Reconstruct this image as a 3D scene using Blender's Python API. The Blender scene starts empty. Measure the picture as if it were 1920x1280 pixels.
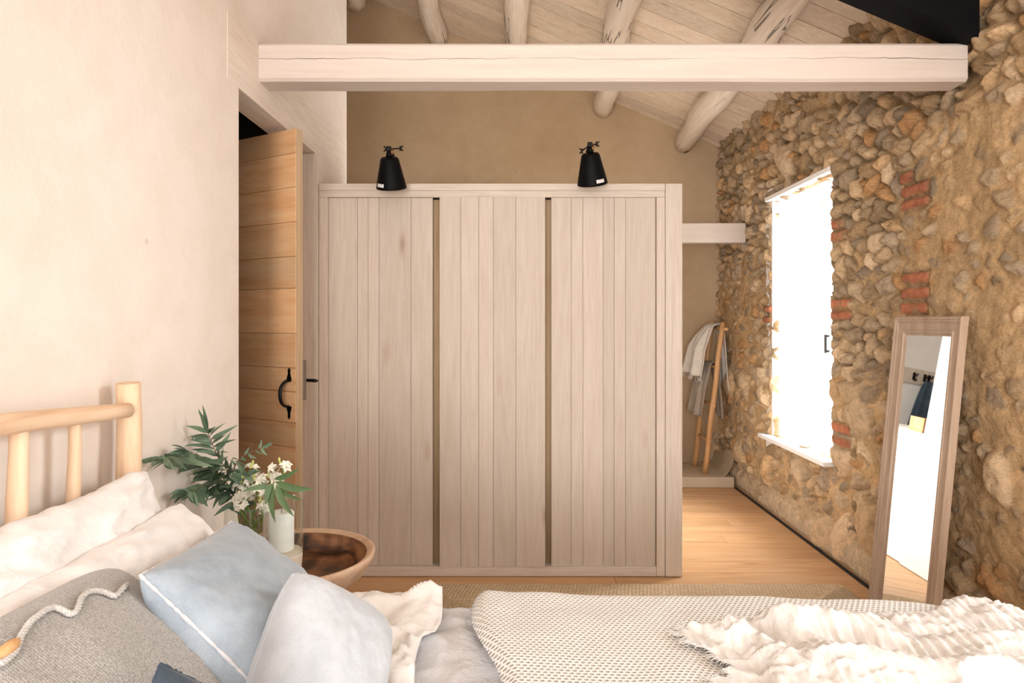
import bpy, bmesh, math, random
import numpy as np
from mathutils import Vector, Matrix
from mathutils.bvhtree import BVHTree

S = bpy.context.scene
COL = S.collection
rng = random.Random(7)
EYE = Vector((0, 0, 1.45))
FPX, CX, CY = 1280.0, 965.0, 605.0


def at(x, y, d):
    """a point of the room at distance d in front of the camera, from where it shows in the photo"""
    return Vector(((x - CX) / FPX * d, d, EYE.z + (CY - y) / FPX * d))


# ------------------------------------------------------------------ object helpers
def link(name, me, mat=None, parent=None):
    o = bpy.data.objects.new(name, me)
    COL.objects.link(o)
    if mat is not None:
        me.materials.append(mat)
    if parent is not None:
        o.parent = parent
    return o


def tag(o, label=None, cat=None, group=None, kind=None):
    if label: o['label'] = label
    if cat: o['category'] = cat
    if group: o['group'] = group
    if kind: o['kind'] = kind
    return o


def thing(name, label, cat, group=None, loc=(0, 0, 0)):
    o = bpy.data.objects.new(name, None)
    o.empty_display_size = 0.05
    COL.objects.link(o)
    o.location = loc
    return tag(o, label, cat, group)


class MB:
    def __init__(self):
        self.v, self.f, self.sm = [], [], []

    def add(self, vs, fs, smooth=False):
        b = len(self.v)
        self.v.extend([tuple(p) for p in vs])
        for f in fs:
            self.f.append(tuple(b + i for i in f))
            self.sm.append(smooth)
        return self

    def box(self, lo, hi, bev=0.0, M=None, seg=2):
        bm = bmesh.new()
        bmesh.ops.create_cube(bm, size=1.0)
        lo, hi = Vector(lo), Vector(hi)
        c, s = (lo + hi) / 2, hi - lo
        for v in bm.verts:
            v.co = Vector((v.co.x * s.x, v.co.y * s.y, v.co.z * s.z)) + c
        if bev > 0:
            bev = min(bev, 0.45 * min(abs(s.x), abs(s.y), abs(s.z)))
            bmesh.ops.bevel(bm, geom=list(bm.edges), offset=bev, segments=seg, affect='EDGES', profile=0.5)
        if M is not None:
            bm.transform(M)
        bm.verts.index_update()
        self.add([v.co for v in bm.verts], [[v.index for v in f.verts] for f in bm.faces])
        bm.free()
        return self

    def tube(self, pts, radii, seg=12, cap=True, closed=False, wob=0.0, seed=0):
        pts = [Vector(p) for p in pts]
        n = len(pts)
        if not hasattr(radii, '__len__'):
            radii = [radii] * n
        r_ = random.Random(seed)
        ph = [r_.uniform(0, 6.28) for _ in range(4)]
        vs, fs = [], []
        up = None
        for i, p in enumerate(pts):
            if closed:
                t = pts[(i + 1) % n] - pts[(i - 1) % n]
            else:
                t = pts[min(i + 1, n - 1)] - pts[max(i - 1, 0)]
            t.normalize()
            if up is None:
                a = Vector((0, 0, 1)) if abs(t.z) < 0.9 else Vector((1, 0, 0))
                up = (a - t * a.dot(t)).normalized()
            else:
                up = (up - t * up.dot(t))
                if up.length < 1e-6:
                    up = t.orthogonal()
                up.normalize()
            sd = t.cross(up)
            for k in range(seg):
                a = 2 * math.pi * k / seg
                rr = radii[i] * (1 + wob * (math.sin(2 * a + ph[0] + i * .35) + .6 * math.sin(3 * a + ph[1] - i * .5)))
                vs.append(p + up * math.cos(a) * rr + sd * math.sin(a) * rr)
        m = n if closed else n - 1
        for i in range(m):
            for k in range(seg):
                a, b = i * seg + k, i * seg + (k + 1) % seg
                c, d = ((i + 1) % n) * seg + (k + 1) % seg, ((i + 1) % n) * seg + k
                fs.append((a, d, c, b))
        self.add(vs, fs, True)
        if cap and not closed:
            b = len(self.v) - len(vs)
            self.f.append(tuple(b + k for k in range(seg))); self.sm.append(False)
            self.f.append(tuple(b + (n - 1) * seg + k for k in reversed(range(seg)))); self.sm.append(False)
        return self

    def lathe(self, prof, seg=40, M=None, smooth=True):
        """prof: (radius, z) outline; radius 0 closes"""
        vs, fs = [], []
        rows = []
        for r, z in prof:
            if r < 1e-6:
                rows.append([len(vs)]); vs.append(Vector((0, 0, z)))
            else:
                rows.append([len(vs) + k for k in range(seg)])
                for k in range(seg):
                    a = 2 * math.pi * k / seg
                    vs.append(Vector((r * math.cos(a), r * math.sin(a), z)))
        for A, B in zip(rows[:-1], rows[1:]):
            for k in range(seg):
                k2 = (k + 1) % seg
                if len(A) == 1 and len(B) == 1: continue
                if len(A) == 1: fs.append((A[0], B[k2], B[k]))
                elif len(B) == 1: fs.append((A[k], A[k2], B[0]))
                else: fs.append((A[k], A[k2], B[k2], B[k]))
        if M is not None:
            vs = [M @ v for v in vs]
        return self.add(vs, fs, smooth)

    def sphere(self, c, r, scale=(1, 1, 1), seg=16, rings=10):
        prof = [(r * math.sin(math.pi * i / rings), -r * math.cos(math.pi * i / rings)) for i in range(rings + 1)]
        M = Matrix.Translation(c) @ Matrix.Diagonal((*scale, 1))
        return self.lathe(prof, seg, M)

    def build(self, name, mat=None, parent=None):
        me = bpy.data.meshes.new(name)
        me.from_pydata(self.v, [], self.f)
        me.polygons.foreach_set('use_smooth', self.sm)
        me.update()
        return link(name, me, mat, parent)


def grid_mesh(name, P, mat=None, parent=None, mask=None, colors=None, flip=False):
    """P: (n, m, 3) array; mask: (n-1, m-1) cells kept"""
    n, m, _ = P.shape
    idx = np.arange(n * m).reshape(n, m)
    q = np.stack([idx[:-1, :-1], idx[1:, :-1], idx[1:, 1:], idx[:-1, 1:]], -1)
    if flip:
        q = q[..., ::-1]
    q = q.reshape(-1, 4)
    if mask is not None:
        q = q[mask.reshape(-1)]
    me = bpy.data.meshes.new(name)
    me.vertices.add(n * m)
    me.vertices.foreach_set('co', P.reshape(-1).astype(np.float32))
    me.loops.add(len(q) * 4)
    me.loops.foreach_set('vertex_index', q.reshape(-1).astype(np.int32))
    me.polygons.add(len(q))
    me.polygons.foreach_set('loop_start', (np.arange(len(q)) * 4).astype(np.int32))
    me.polygons.foreach_set('loop_total', np.full(len(q), 4, np.int32))
    me.polygons.foreach_set('use_smooth', np.ones(len(q), bool))
    me.update(calc_edges=True)
    if colors is not None:
        a = me.color_attributes.new('Col', 'FLOAT_COLOR', 'POINT')
        c = np.ones((n * m, 4), np.float32)
        c[:, :3] = colors.reshape(-1, 3)
        a.data.foreach_set('color', c.reshape(-1))
    me.validate()
    return link(name, me, mat, parent)


# ------------------------------------------------------------------ noise (numpy)
_T = np.random.RandomState(3).rand(256, 256)


def vn(x, y, seed=0):
    xi, yi = np.floor(x).astype(int), np.floor(y).astype(int)
    fx, fy = x - xi, y - yi
    fx, fy = fx * fx * fx * (fx * (fx * 6 - 15) + 10), fy * fy * fy * (fy * (fy * 6 - 15) + 10)
    o = seed * 37
    g = lambda i, j: _T[(i + o) & 255, (j + o * 3) & 255]
    return (g(xi, yi) * (1 - fx) + g(xi + 1, yi) * fx) * (1 - fy) + (g(xi, yi + 1) * (1 - fx) + g(xi + 1, yi + 1) * fx) * fy


def fbm(x, y, seed=0, oct=4, gain=.5):
    s, a, t = 0, 1.0, 0
    for k in range(oct):
        s = s + a * vn(x * 2 ** k + 13.7 * k, y * 2 ** k + 7.1 * k, seed + k); t += a; a *= gain
    return s / t          # 0..1


def sst(a, b, x):
    t = np.clip((x - a) / (b - a), 0, 1)
    return t * t * (3 - 2 * t)


# ------------------------------------------------------------------ node helpers
class NT:
    def __init__(self, name):
        self.m = bpy.data.materials.new(name)
        self.m.use_nodes = True
        self.t = self.m.node_tree
        self.b = self.t.nodes['Principled BSDF']
        self.out = self.t.nodes['Material Output']

    def n(self, typ, ins=None, **props):
        nd = self.t.nodes.new(typ)
        for k, v in props.items():
            setattr(nd, k, v)
        for k, v in (ins or {}).items():
            self.put(nd.inputs[k], v)
        return nd

    def put(self, sock, v):
        if isinstance(v, bpy.types.NodeSocket):
            self.t.links.new(v, sock)
        elif isinstance(v, (tuple, list)) and len(v) == 3 and sock.type == 'RGBA':
            sock.default_value = (*v, 1)
        else:
            sock.default_value = v

    def math(self, op, a, b=0.0, c=None):
        nd = self.n('ShaderNodeMath', {0: a, 1: b}, operation=op)
        if c is not None: self.put(nd.inputs[2], c)
        return nd.outputs[0]

    def mix(self, f, a, b, mode='MIX'):
        nd = self.n('ShaderNodeMix', None, data_type='RGBA', blend_type=mode)
        self.put(nd.inputs[0], f); self.put(nd.inputs[6], a); self.put(nd.inputs[7], b)
        return nd.outputs[2]

    def coord(self, kind='Object'):
        return self.n('ShaderNodeTexCoord').outputs[kind]

    def mapping(self, v, scale=(1, 1, 1), loc=(0, 0, 0), rot=(0, 0, 0)):
        return self.n('ShaderNodeMapping', {'Vector': v, 'Scale': scale, 'Location': loc, 'Rotation': rot}).outputs[0]

    def noise(self, v, scale=5, detail=4, rough=.55, dist=0):
        return self.n('ShaderNodeTexNoise', {'Vector': v, 'Scale': scale, 'Detail': detail, 'Roughness': rough, 'Distortion': dist}).outputs[0]

    def ramp(self, f, stops):
        nd = self.n('ShaderNodeValToRGB', {'Fac': f})
        e = nd.color_ramp.elements
        while len(e) < len(stops): e.new(0.5)
        for el, (p, c) in zip(e, stops):
            el.position = p
            el.color = (*c, 1) if len(c) == 3 else c
        return nd.outputs[0]

    def bump(self, h, strength=.3, dist=.01, normal=None):
        nd = self.n('ShaderNodeBump', {'Height': h, 'Strength': strength, 'Distance': dist})
        if normal is not None: self.put(nd.inputs['Normal'], normal)
        return nd.outputs[0]

    def set(self, **k):
        names = {'color': 'Base Color', 'rough': 'Roughness', 'normal': 'Normal', 'metal': 'Metallic', 'sheen': 'Sheen Weight', 'spec': 'Specular IOR Level',
                 'sss': 'Subsurface Weight', 'trans': 'Transmission Weight'}
        for a, v in k.items():
            self.put(self.b.inputs[names[a]], v)
        return self.m


def mul(c, k):
    return tuple(x * k for x in c)


def m_plain(name, c, rough=.6, metal=0, spec=.5, var=.06, scale=30):
    t = NT(name)
    f = t.noise(t.coord(), scale, 3)
    t.set(color=t.ramp(f, [(.3, mul(c, 1 - var)), (.7, mul(c, 1 + var))]), rough=rough, metal=metal, spec=spec)
    return t.m


def m_plaster(name, c1, c2, c3, bump=.25, rough=.9):
    t = NT(name)
    v = t.coord()
    big = t.noise(v, 1.1, 4, .6)
    col = t.ramp(big, [(.3, c1), (.52, c2), (.75, c3)])
    fine = t.noise(v, 9, 6, .65, .4)
    col = t.mix(.5, col, t.ramp(fine, [(.32, (.90, .885, .86)), (.6, (1, 1, 1))]), 'MULTIPLY')
    pits = t.n('ShaderNodeTexVoronoi', {'Vector': v, 'Scale': 4.5}).outputs['Distance']
    pit = t.ramp(pits, [(.025, (.68, .6, .5)), (.06, (1, 1, 1))])
    col = t.mix(.5, col, pit, 'MULTIPLY')
    h = t.math('ADD', t.math('MULTIPLY', t.noise(v, 3.2, 5, .6), .7), t.math('MULTIPLY', t.noise(v, 45, 3), .12))
    t.set(color=col, rough=rough, normal=t.bump(h, bump, .03), spec=.2)
    return t.m


def m_wood(name, c_dark, c_mid, c_light, axis='X', across=16, along=.9, island=.12, rough=.55, bump=.15, knots=.6, fine=.55, crack=None, checks=0, hue=None, dist=1.2, spec=.4):
    t = NT(name)
    v = t.coord()
    ri = t.n('ShaderNodeNewGeometry').outputs['Random Per Island']
    off = t.n('ShaderNodeCombineXYZ', {'X': t.math('MULTIPLY', ri, 17.3), 'Y': t.math('MULTIPLY', ri, 9.1), 'Z': t.math('MULTIPLY', ri, 23.7)}).outputs[0]
    v2 = t.n('ShaderNodeVectorMath', {0: v, 1: off}, operation='ADD').outputs[0]
    sc = {'X': (along, across, across), 'Y': (across, along, across), 'Z': (across, across, along)}[axis]
    p = t.mapping(v2, sc)
    g1 = t.noise(p, 1.0, 5, .6, dist)
    g2 = t.noise(t.mapping(v2, tuple(s * 5 for s in sc)), 1.0, 3, .6, .3)
    col = t.ramp(g1, [(.25, c_dark), (.5, c_mid), (.75, c_light)])
    col = t.mix(fine, col, t.ramp(g2, [(.3, (.78, .74, .68)), (.6, (1, 1, 1))]), 'MULTIPLY')
    if knots > 0:
        ks = {'X': (1.3, 4.5, 4.5), 'Y': (4.5, 1.3, 4.5), 'Z': (4.5, 4.5, 1.3)}[axis]
        kd = t.n('ShaderNodeTexVoronoi', {'Vector': t.mapping(v2, ks), 'Scale': 1.0}).outputs['Distance']
        km = t.ramp(kd, [(.03, (.42, .3, .2)), (.07, (.8, .7, .6)), (.13, (1, 1, 1))])
        col = t.mix(knots, col, km, 'MULTIPLY')
    if island > 0:
        k = t.math('ADD', t.math('MULTIPLY', ri, 2 * island), 1 - island)
        kc = t.n('ShaderNodeCombineXYZ', {'X': k, 'Y': k, 'Z': k}).outputs[0]
        col = t.mix(1.0, col, kc, 'MULTIPLY')
    h = t.math('ADD', t.math('MULTIPLY', g1, .5), t.math('MULTIPLY', g2, .5))
    if checks:
        cn = t.noise(t.mapping(v2, tuple(q * (.55 if q > 5 else .22) for q in sc)), 1.0, 4, .55, .5)
        ck = t.math('LESS_THAN', t.math('ABSOLUTE', t.math('SUBTRACT', cn, .5)), .007 * checks)
        ck = t.math('MULTIPLY', ck, t.math('GREATER_THAN', t.noise(v2, 1.7, 2), .5))
        col = t.mix(ck, col, mul(c_dark, .35))
    if crack is not None:
        xyz = t.n('ShaderNodeSeparateXYZ', {'Vector': v})
        a, lev = crack
        wob = t.noise(t.mapping(v, {'X': (2.2, .2, .2), 'Y': (.2, 2.2, .2)}[axis]), 1.0, 6, .65)
        dz = t.math('ABSOLUTE', t.math('SUBTRACT', t.math('SUBTRACT', xyz.outputs[a], lev), t.math('MULTIPLY', t.math('SUBTRACT', wob, .5), .045)))
        wid = t.math('MULTIPLY', t.noise(t.mapping(v, {'X': (2.7, .1, .1), 'Y': (.1, 2.7, .1)}[axis], (4, 0, 0)), 1.0, 2), .0042)
        wid = t.math('SUBTRACT', wid, .0012)
        cm = t.math('LESS_THAN', dz, wid)
        col = t.mix(cm, col, mul(c_dark, .28))
    t.set(color=col, rough=rough, normal=t.bump(h, bump, .01), spec=spec)
    return t.m


def m_fabric(name, c, c2=None, weave=420, wstr=.25, fuzz=.3, big=.08, rough=.95, crinkle=0.0, cdir=(1, 1, 1), cscale=40):
    t = NT(name)
    v = t.coord()
    c2 = c2 or mul(c, .82)
    f = t.noise(v, 14, 5, .65)
    col = t.ramp(f, [(.3, c2), (.68, c)])
    fl = t.noise(t.mapping(v, (1, 1, 1)), weave, 2, .5)
    col = t.mix(.5, col, t.ramp(fl, [(.3, (.80, .80, .80)), (.65, (1, 1, 1))]), 'MULTIPLY')
    nrm = t.bump(fl, wstr, .002)
    if crinkle:
        cr = t.noise(t.mapping(v, cdir), cscale, 4, .6, 1.0)
        nrm = t.bump(cr, crinkle, .012, nrm)
    t.set(color=col, rough=rough, normal=nrm, spec=.15, sheen=fuzz)
    return t.m


def m_glass(name, tint=(.96, .98, .97), spec=1.0):
    t = NT(name)
    t.t.nodes.remove(t.b)
    tr = t.n('ShaderNodeBsdfTransparent', {'Color': tint})
    gl = t.n('ShaderNodeBsdfGlossy', {'Color': (1, 1, 1), 'Roughness': .02})
    fr = t.n('ShaderNodeLayerWeight', {'Blend': .5})
    f = t.math('MULTIPLY', t.math('ADD', t.math('MULTIPLY', t.math('POWER', fr.outputs['Facing'], 3.0), .75), .04), spec)
    mx = t.n('ShaderNodeMixShader', {0: f, 1: tr.outputs[0], 2: gl.outputs[0]})
    t.t.links.new(mx.outputs[0], t.out.inputs[0])
    return t.m


# ------------------------------------------------------------------ materials
M = {}
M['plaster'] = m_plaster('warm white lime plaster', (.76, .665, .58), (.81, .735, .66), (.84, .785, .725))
M['plaster_back'] = m_plaster('shade-darkened beige plaster', (.46, .335, .205), (.52, .39, .25), (.57, .435, .295), .3)  # beige, darkened further in the colour for the shade at the back
M['plaster_white'] = m_plaster('white reveal plaster', (.85, .83, .80), (.88, .86, .83), (.9, .88, .86), .1)
M['cement'] = m_plaster('sandy cement', (.50, .40, .28), (.56, .46, .34), (.62, .53, .41), .4)
M['kerb'] = m_plaster('sandy kerb render', (.40, .31, .20), (.46, .37, .25), (.52, .43, .31), .4)
M['dark'] = m_plain('near-black shade tone', (.018, .013, .010), .9)  # near-black paints in the unlit hall and the shadow gap at the floor
M['black'] = m_plain('black painted timber', (.003, .003, .004), .7, 0, .12)
M['beam'] = m_wood('cream painted beam', (.58, .50, .435), (.62, .545, .48), (.65, .58, .52), 'X', 14, .8, 0, .7, .12, .2, fine=.2, crack=('Z', 2.602), spec=.2)
M['lintel'] = m_wood('cream painted lintel', (.77, .675, .585), (.80, .72, .635), (.83, .76, .685), 'Y', 14, .8, 0, .75, .08, .1, spec=.2)
M['log'] = m_wood('cream painted log', (.70, .59, .47), (.79, .69, .58), (.84, .76, .66), 'Y', 10, .7, 0, .75, .45, .3, checks=1.0, spec=.2)
M['boards'] = m_wood('limewashed ceiling boards', (.68, .56, .43), (.78, .66, .53), (.83, .73, .61), 'X', 12, .8, .11, .75, .2, .5, spec=.2)
M['wardrobe'] = m_wood('greige limed pine', (.555, .475, .39), (.60, .52, .435), (.635, .56, .48), 'Z', 15, 1.0, .05, .7, .3, .5, fine=.3, spec=.2, dist=2.2)
M['wardrobe_trim'] = m_wood('cream painted pine', (.61, .525, .435), (.66, .58, .49), (.70, .625, .54), 'X', 20, 1.0, .04, .7, .15, .2, spec=.2)
M['wardrobe_gap'] = m_wood('tan raw pine', (.38, .26, .145), (.45, .32, .19), (.50, .37, .23), 'Z', 20, 1.0, 0, .8, .2, .2, spec=.1)
M['trim_v'] = m_wood('cream painted upright', (.61, .525, .435), (.66, .58, .49), (.70, .625, .54), 'Z', 20, 1.0, .04, .7, .1, .2, spec=.2)
M['post'] = m_wood('white painted jamb', (.60, .52, .43), (.68, .61, .52), (.74, .67, .59), 'Z', 18, 1.0, .04, .7, .2, .5, spec=.2)
M['door'] = m_wood('golden oak', (.80, .40, .175), (.92, .54, .275), (.95, .64, .37), 'X', 13, 1.3, .12, fine=.35, rough=.55, bump=.2, knots=.7, spec=.3)#, .55, .2, .55, spec=.3)
M['door_edge'] = m_wood('oak end edge', (.40, .27, .15), (.50, .36, .22), (.58, .44, .30), 'Z', 24, 1.0, 0, .6, .15, .2)
M['floor'] = m_wood('honey oak floor', (.52, .29, .14), (.63, .385, .20), (.70, .46, .27), 'X', 12, .9, .08, .45, .1, .45, spec=.4)
M['peeled'] = m_wood('peeled pale branch', (.60, .38, .23), (.76, .54, .36), (.84, .64, .46), 'Z', 12, 1.0, 0, .6, .2, .45, spec=.3)
M['peeled_y'] = m_wood('peeled pale rail', (.62, .40, .25), (.78, .56, .38), (.85, .66, .48), 'Y', 12, 1.0, 0, .6, .2, .3, spec=.3)
M['ladder'] = m_wood('warm varnished pole', (.48, .24, .09), (.60, .34, .15), (.68, .42, .22), 'Z', 18, 1.2, 0, .5, .1, .4)
M['mirror_frame'] = m_wood('taupe washed timber', (.36, .255, .18), (.45, .335, .245), (.52, .40, .30), 'Z', 22, 1.0, .05, .6, .2, .1)
M['iron'] = m_plain('black iron', (.010, .009, .009), .45, .6)
M['lampblack'] = m_plain('matt black enamel', (.002, .002, .0025), .55, 0, .12)
M['brass'] = m_plain('aged brass', (.24, .13, .05), .4, .8)
M['lock'] = m_plain('tarnished steel', (.20, .16, .13), .45, .5)
M['sticker'] = m_plain('white paper sticker', (.75, .74, .72), .7)
M['jute'] = None
M['glass'] = m_glass('clear glass')
M['pane'] = m_glass('window glass', (.99, .99, .99), .6)
M['wax'] = m_plain('white wax', (.86, .85, .82), .5)
M['candlebase'] = m_plain('pale limed wood', (.62, .53, .42), .6)
M['wick'] = m_plain('wick', (.03, .03, .03), .9)

# mirror silvering
t = NT('mirror silvering'); t.set(color=(.92, .94, .92), metal=1.0, rough=.015); M['mirror'] = t.m

# walnut bowl: strongly figured
t = NT('figured walnut')
v = t.coord()
w = t.noise(t.mapping(v, (3.2, 2.2, 6), (1.3, .4, .2)), 1.6, 3, .5, 1.6)
w2 = t.n('ShaderNodeTexWave', {'Vector': t.mapping(v, (1, 1, 1)), 'Scale': 4.5, 'Distortion': 9, 'Detail': 3, 'Detail Scale': .9}).outputs['Fac']
col = t.ramp(w, [(.38, (.022, .009, .004)), (.46, (.10, .04, .017)), (.55, (.22, .092, .038)), (.68, (.33, .155, .068))])
col = t.mix(.55, col, t.ramp(w2, [(.2, (.5, .42, .36)), (.6, (1, 1, 1))]), 'MULTIPLY')
t.set(color=col, rough=.32, spec=.5); M['walnut'] = t.m
M['sapwood'] = m_wood('pale sapwood', (.46, .28, .17), (.62, .42, .28), (.70, .51, .36), 'X', 10, 2, 0, .4, .05, 0)

M['linen_white'] = m_fabric('washed white linen', (.82, .785, .74), (.77, .73, .68), 300, .15, .2, crinkle=.5, cscale=16)
M['pillow_white'] = m_fabric('white cotton percale', (.84, .81, .785), (.80, .765, .735), 400, .08, .15, crinkle=.35, cscale=13)
M['linen_grey'] = m_fabric('pale grey lilac linen', (.76, .76, .775), (.68, .68, .70), 260, .35, .3, crinkle=.5, cscale=22)
M['blue'] = m_fabric('stonewashed blue cotton', (.36, .415, .46), (.25, .30, .35), 500, .12, .3, crinkle=.18, cscale=18)
M['seam_light'] = m_fabric('pale frayed seam', (.66, .65, .66), (.5, .5, .52), 500, .4)
M['seam_dark'] = m_fabric('slate seam', (.22, .23, .25), (.14, .15, .17), 500, .4)
M['lightgrey'] = m_fabric('pale grey velvety linen', (.50, .525, .55), (.41, .435, .465), 500, .15, .4, crinkle=.15, cscale=14)
M['navy'] = m_fabric('dark navy cotton', (.05, .075, .10), (.03, .045, .065), 500, .2)
M['fringe'] = m_fabric('cream cotton yarn', (.76, .71, .63), (.64, .58, .50), 300, .4, .3, crinkle=.4, cscale=30)

# grey marl knit: stocking-stitch rows
t = NT('grey marl knit')
uv = t.coord('UV')
sx = t.n('ShaderNodeSeparateXYZ', {'Vector': uv})
u_, v_ = sx.outputs[0], sx.outputs[1]
zig = t.math('MULTIPLY', t.math('ABSOLUTE', t.math('SUBTRACT', t.math('FRACT', t.math('MULTIPLY', u_, 110)), .5)), .9)
rows = t.math('SINE', t.math('MULTIPLY', t.math('ADD', t.math('MULTIPLY', v_, 105), zig), 6.2832))
cols_ = t.math('SINE', t.math('MULTIPLY', u_, 110 * 6.2832))
h = t.math('ADD', t.math('MULTIPLY', rows, .35), t.math('MULTIPLY', cols_, .35))
marl = t.noise(t.coord(), 260, 2)
base = t.ramp(marl, [(.3, (.25, .235, .215)), (.7, (.46, .44, .415))])
col = t.mix(.6, base, t.ramp(t.math('ADD', t.math('MULTIPLY', h, .7), .5), [(.1, (.72, .71, .69)), (.6, (1, 1, 1))]), 'MULTIPLY')
t.set(color=col, rough=.95, normal=t.bump(h, .35, .003), spec=.1, sheen=.4); M['knit_grey'] = t.m

# waffle stitch blanket
t = NT('cream waffle knit')
uv = t.coord('UV')
sx = t.n('ShaderNodeSeparateXYZ', {'Vector': uv})
PX = 1 / .0150; PY = 1 / .0125
a = t.math('MULTIPLY', sx.outputs[1], PY)
rowi = t.math('FLOOR', a)
par = t.math('MULTIPLY', t.math('MODULO', rowi, 2.0), .5)
bx = t.math('SUBTRACT', t.math('FRACT', t.math('ADD', t.math('MULTIPLY', sx.outputs[0], PX), par)), .5)
by = t.math('SUBTRACT', t.math('FRACT', a), .5)
r2 = t.math('SQRT', t.math('ADD', t.math('MULTIPLY', bx, bx), t.math('MULTIPLY', t.math('MULTIPLY', by, by), 1.15)))
hole = t.n('ShaderNodeMapRange', {'Value': r2, 'From Min': .12, 'From Max': .42}, interpolation_type='SMOOTHSTEP').outputs[0]
fz = t.noise(t.coord(), 220, 2)
col = t.mix(t.math('SUBTRACT', 1.0, hole), (.86, .83, .78), (.52, .47, .405))  # stitch holes darkened in the colour, painted occlusion shade
col = t.mix(.35, col, t.ramp(fz, [(.3, (.8, .8, .8)), (.65, (1, 1, 1))]), 'MULTIPLY')
t.set(color=col, rough=.95, normal=t.bump(t.math('ADD', hole, t.math('MULTIPLY', fz, .2)), .8, .008), spec=.1, sheen=.2); M['waffle'] = t.m

# muslin: fine cross crinkles
t = NT('white crinkled muslin')
uv = t.coord('UV')
n1 = t.noise(t.mapping(uv, (60, 16, 1)), 1.0, 4, .6, .6)
n2 = t.noise(t.mapping(uv, (26, 60, 1)), 1.0, 3, .6, .4)
h = t.math('ADD', t.math('MULTIPLY', n1, .7), t.math('MULTIPLY', n2, .35))
col = t.ramp(n1, [(.25, (.62, .575, .515)), (.55, (.76, .73, .695))])
t.set(color=col, rough=.95, normal=t.bump(h, .55, .012), spec=.1, sheen=.2); M['muslin'] = t.m

# jute rug braid
t = NT('braided jute')
uv = t.coord('UV')
sx = t.n('ShaderNodeSeparateXYZ', {'Vector': uv})
br = t.math('SINE', t.math('MULTIPLY', sx.outputs[1], 6.2832 / .022))
st = t.math('SINE', t.math('ADD', t.math('MULTIPLY', sx.outputs[0], 6.2832 / .02), t.math('MULTIPLY', br, 1.6)))
h = t.math('ADD', t.math('MULTIPLY', t.math('ABSOLUTE', br), .6), t.math('MULTIPLY', st, .25))
nz = t.noise(t.coord(), 90, 3)
col = t.ramp(nz, [(.3, (.72, .54, .35)), (.7, (.93, .76, .54))])
col = t.mix(.6, col, t.ramp(h, [(.0, (.5, .46, .4)), (.55, (1, 1, 1))]), 'MULTIPLY')
t.set(color=col, rough=.95, normal=t.bump(h, .8, .01), spec=.1); M['jute'] = t.m

# stone wall from per-stone vertex colours plus fine noise
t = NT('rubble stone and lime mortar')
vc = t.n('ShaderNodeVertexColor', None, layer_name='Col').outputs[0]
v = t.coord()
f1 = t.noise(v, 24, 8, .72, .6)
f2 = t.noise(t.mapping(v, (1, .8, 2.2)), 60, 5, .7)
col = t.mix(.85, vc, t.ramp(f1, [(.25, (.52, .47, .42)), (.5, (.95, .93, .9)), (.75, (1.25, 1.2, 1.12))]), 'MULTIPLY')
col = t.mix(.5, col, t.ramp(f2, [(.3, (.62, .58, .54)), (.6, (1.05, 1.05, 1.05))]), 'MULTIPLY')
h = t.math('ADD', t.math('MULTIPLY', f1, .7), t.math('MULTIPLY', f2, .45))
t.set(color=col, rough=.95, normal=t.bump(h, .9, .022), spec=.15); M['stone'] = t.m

# foliage
def m_leaf(name, c1, c2):
    t = NT(name)
    ri = t.n('ShaderNodeNewGeometry').outputs['Random Per Island']
    col = t.ramp(ri, [(0, c1), (1, c2)])
    col = t.mix(.3, col, t.ramp(t.noise(t.coord(), 60, 3), [(.3, (.8, .8, .8)), (.7, (1.1, 1.1, 1.1))]), 'MULTIPLY')
    t.set(color=col, rough=.5, spec=.35, sss=.0)
    return t.m
M['leaf'] = m_leaf('eucalyptus leaf', (.065, .125, .075), (.20, .29, .185))
M['leaf_light'] = m_leaf('fresh long leaf', (.085, .15, .06), (.14, .22, .10))
M['twig'] = m_plain('olive twig', (.22, .20, .07), .6)
M['twig_red'] = m_plain('reddish twig', (.25, .12, .07), .6)
M['stalk'] = m_plain('green flower stalk', (.17, .30, .05), .5)
M['petal'] = m_plain('cream white petal', (.84, .82, .70), .6)
M['bud'] = m_plain('yellow green bud', (.52, .55, .16), .6)

# ------------------------------------------------------------------ ROOM SHELL
XL, XR, YB = -1.12, 1.98, 6.67
SL = .4257
def ceil_z(x): return 3.17 + SL * (XR - x)

# floor: planks across the room
mb = MB()
pw = .178
y = -1.2
i = 0
while y < YB:
    x = -2.9 - rng.uniform(0, 1.6)
    while x < 2.02:
        L = rng.uniform(1.7, 2.3)
        a, b = max(x, -2.9), min(x + L, 2.02)
        if b > a + .02:
            mb.box((a + .0006, y + .0014, -.03), (b - .0006, y + pw - .0014, 0), .002, seg=1)
        x += L
    y += pw; i += 1
tag(mb.build('floor', M['floor']), 'honey coloured oak plank floor running across the room', 'floor', kind='structure')
mb = MB().box((-2.9, -1.2, -.06), (2.45, 6.9, -.031))
tag(mb.build('floor_base', M['dark']), 'dark bed beneath the oak floor planks', 'floor', kind='structure')

# left wall with the doorway
mb = MB()
mb.box((-1.24, -1.2, 0), (XL, 2.77, 5.0))
mb.box((-1.24, 3.84, 0), (XL, 4.55, 5.0))
mb.box((-1.24, 2.7705, 2.66), (XL, 3.8395, 5.0))
tag(mb.build('wall_left', M['plaster']), 'cream lime plaster wall behind the bed head with the doorway', 'wall', kind='structure')
mb = MB().box((-1.242, 2.66, 2.402), (XL + .0015, 4.548, 2.668), .001)
tag(mb.build('trim_1', M['lintel']), 'cream painted timber lintel above the open doorway', 'lintel', kind='structure')
mb = MB().box((-1.242, 3.825, 0), (XL + .0015, 3.86, 2.40), .003)
tag(mb.build('trim_2', M['post']), 'white painted door jamb post beside the wardrobe', 'door jamb', kind='structure')

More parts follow.
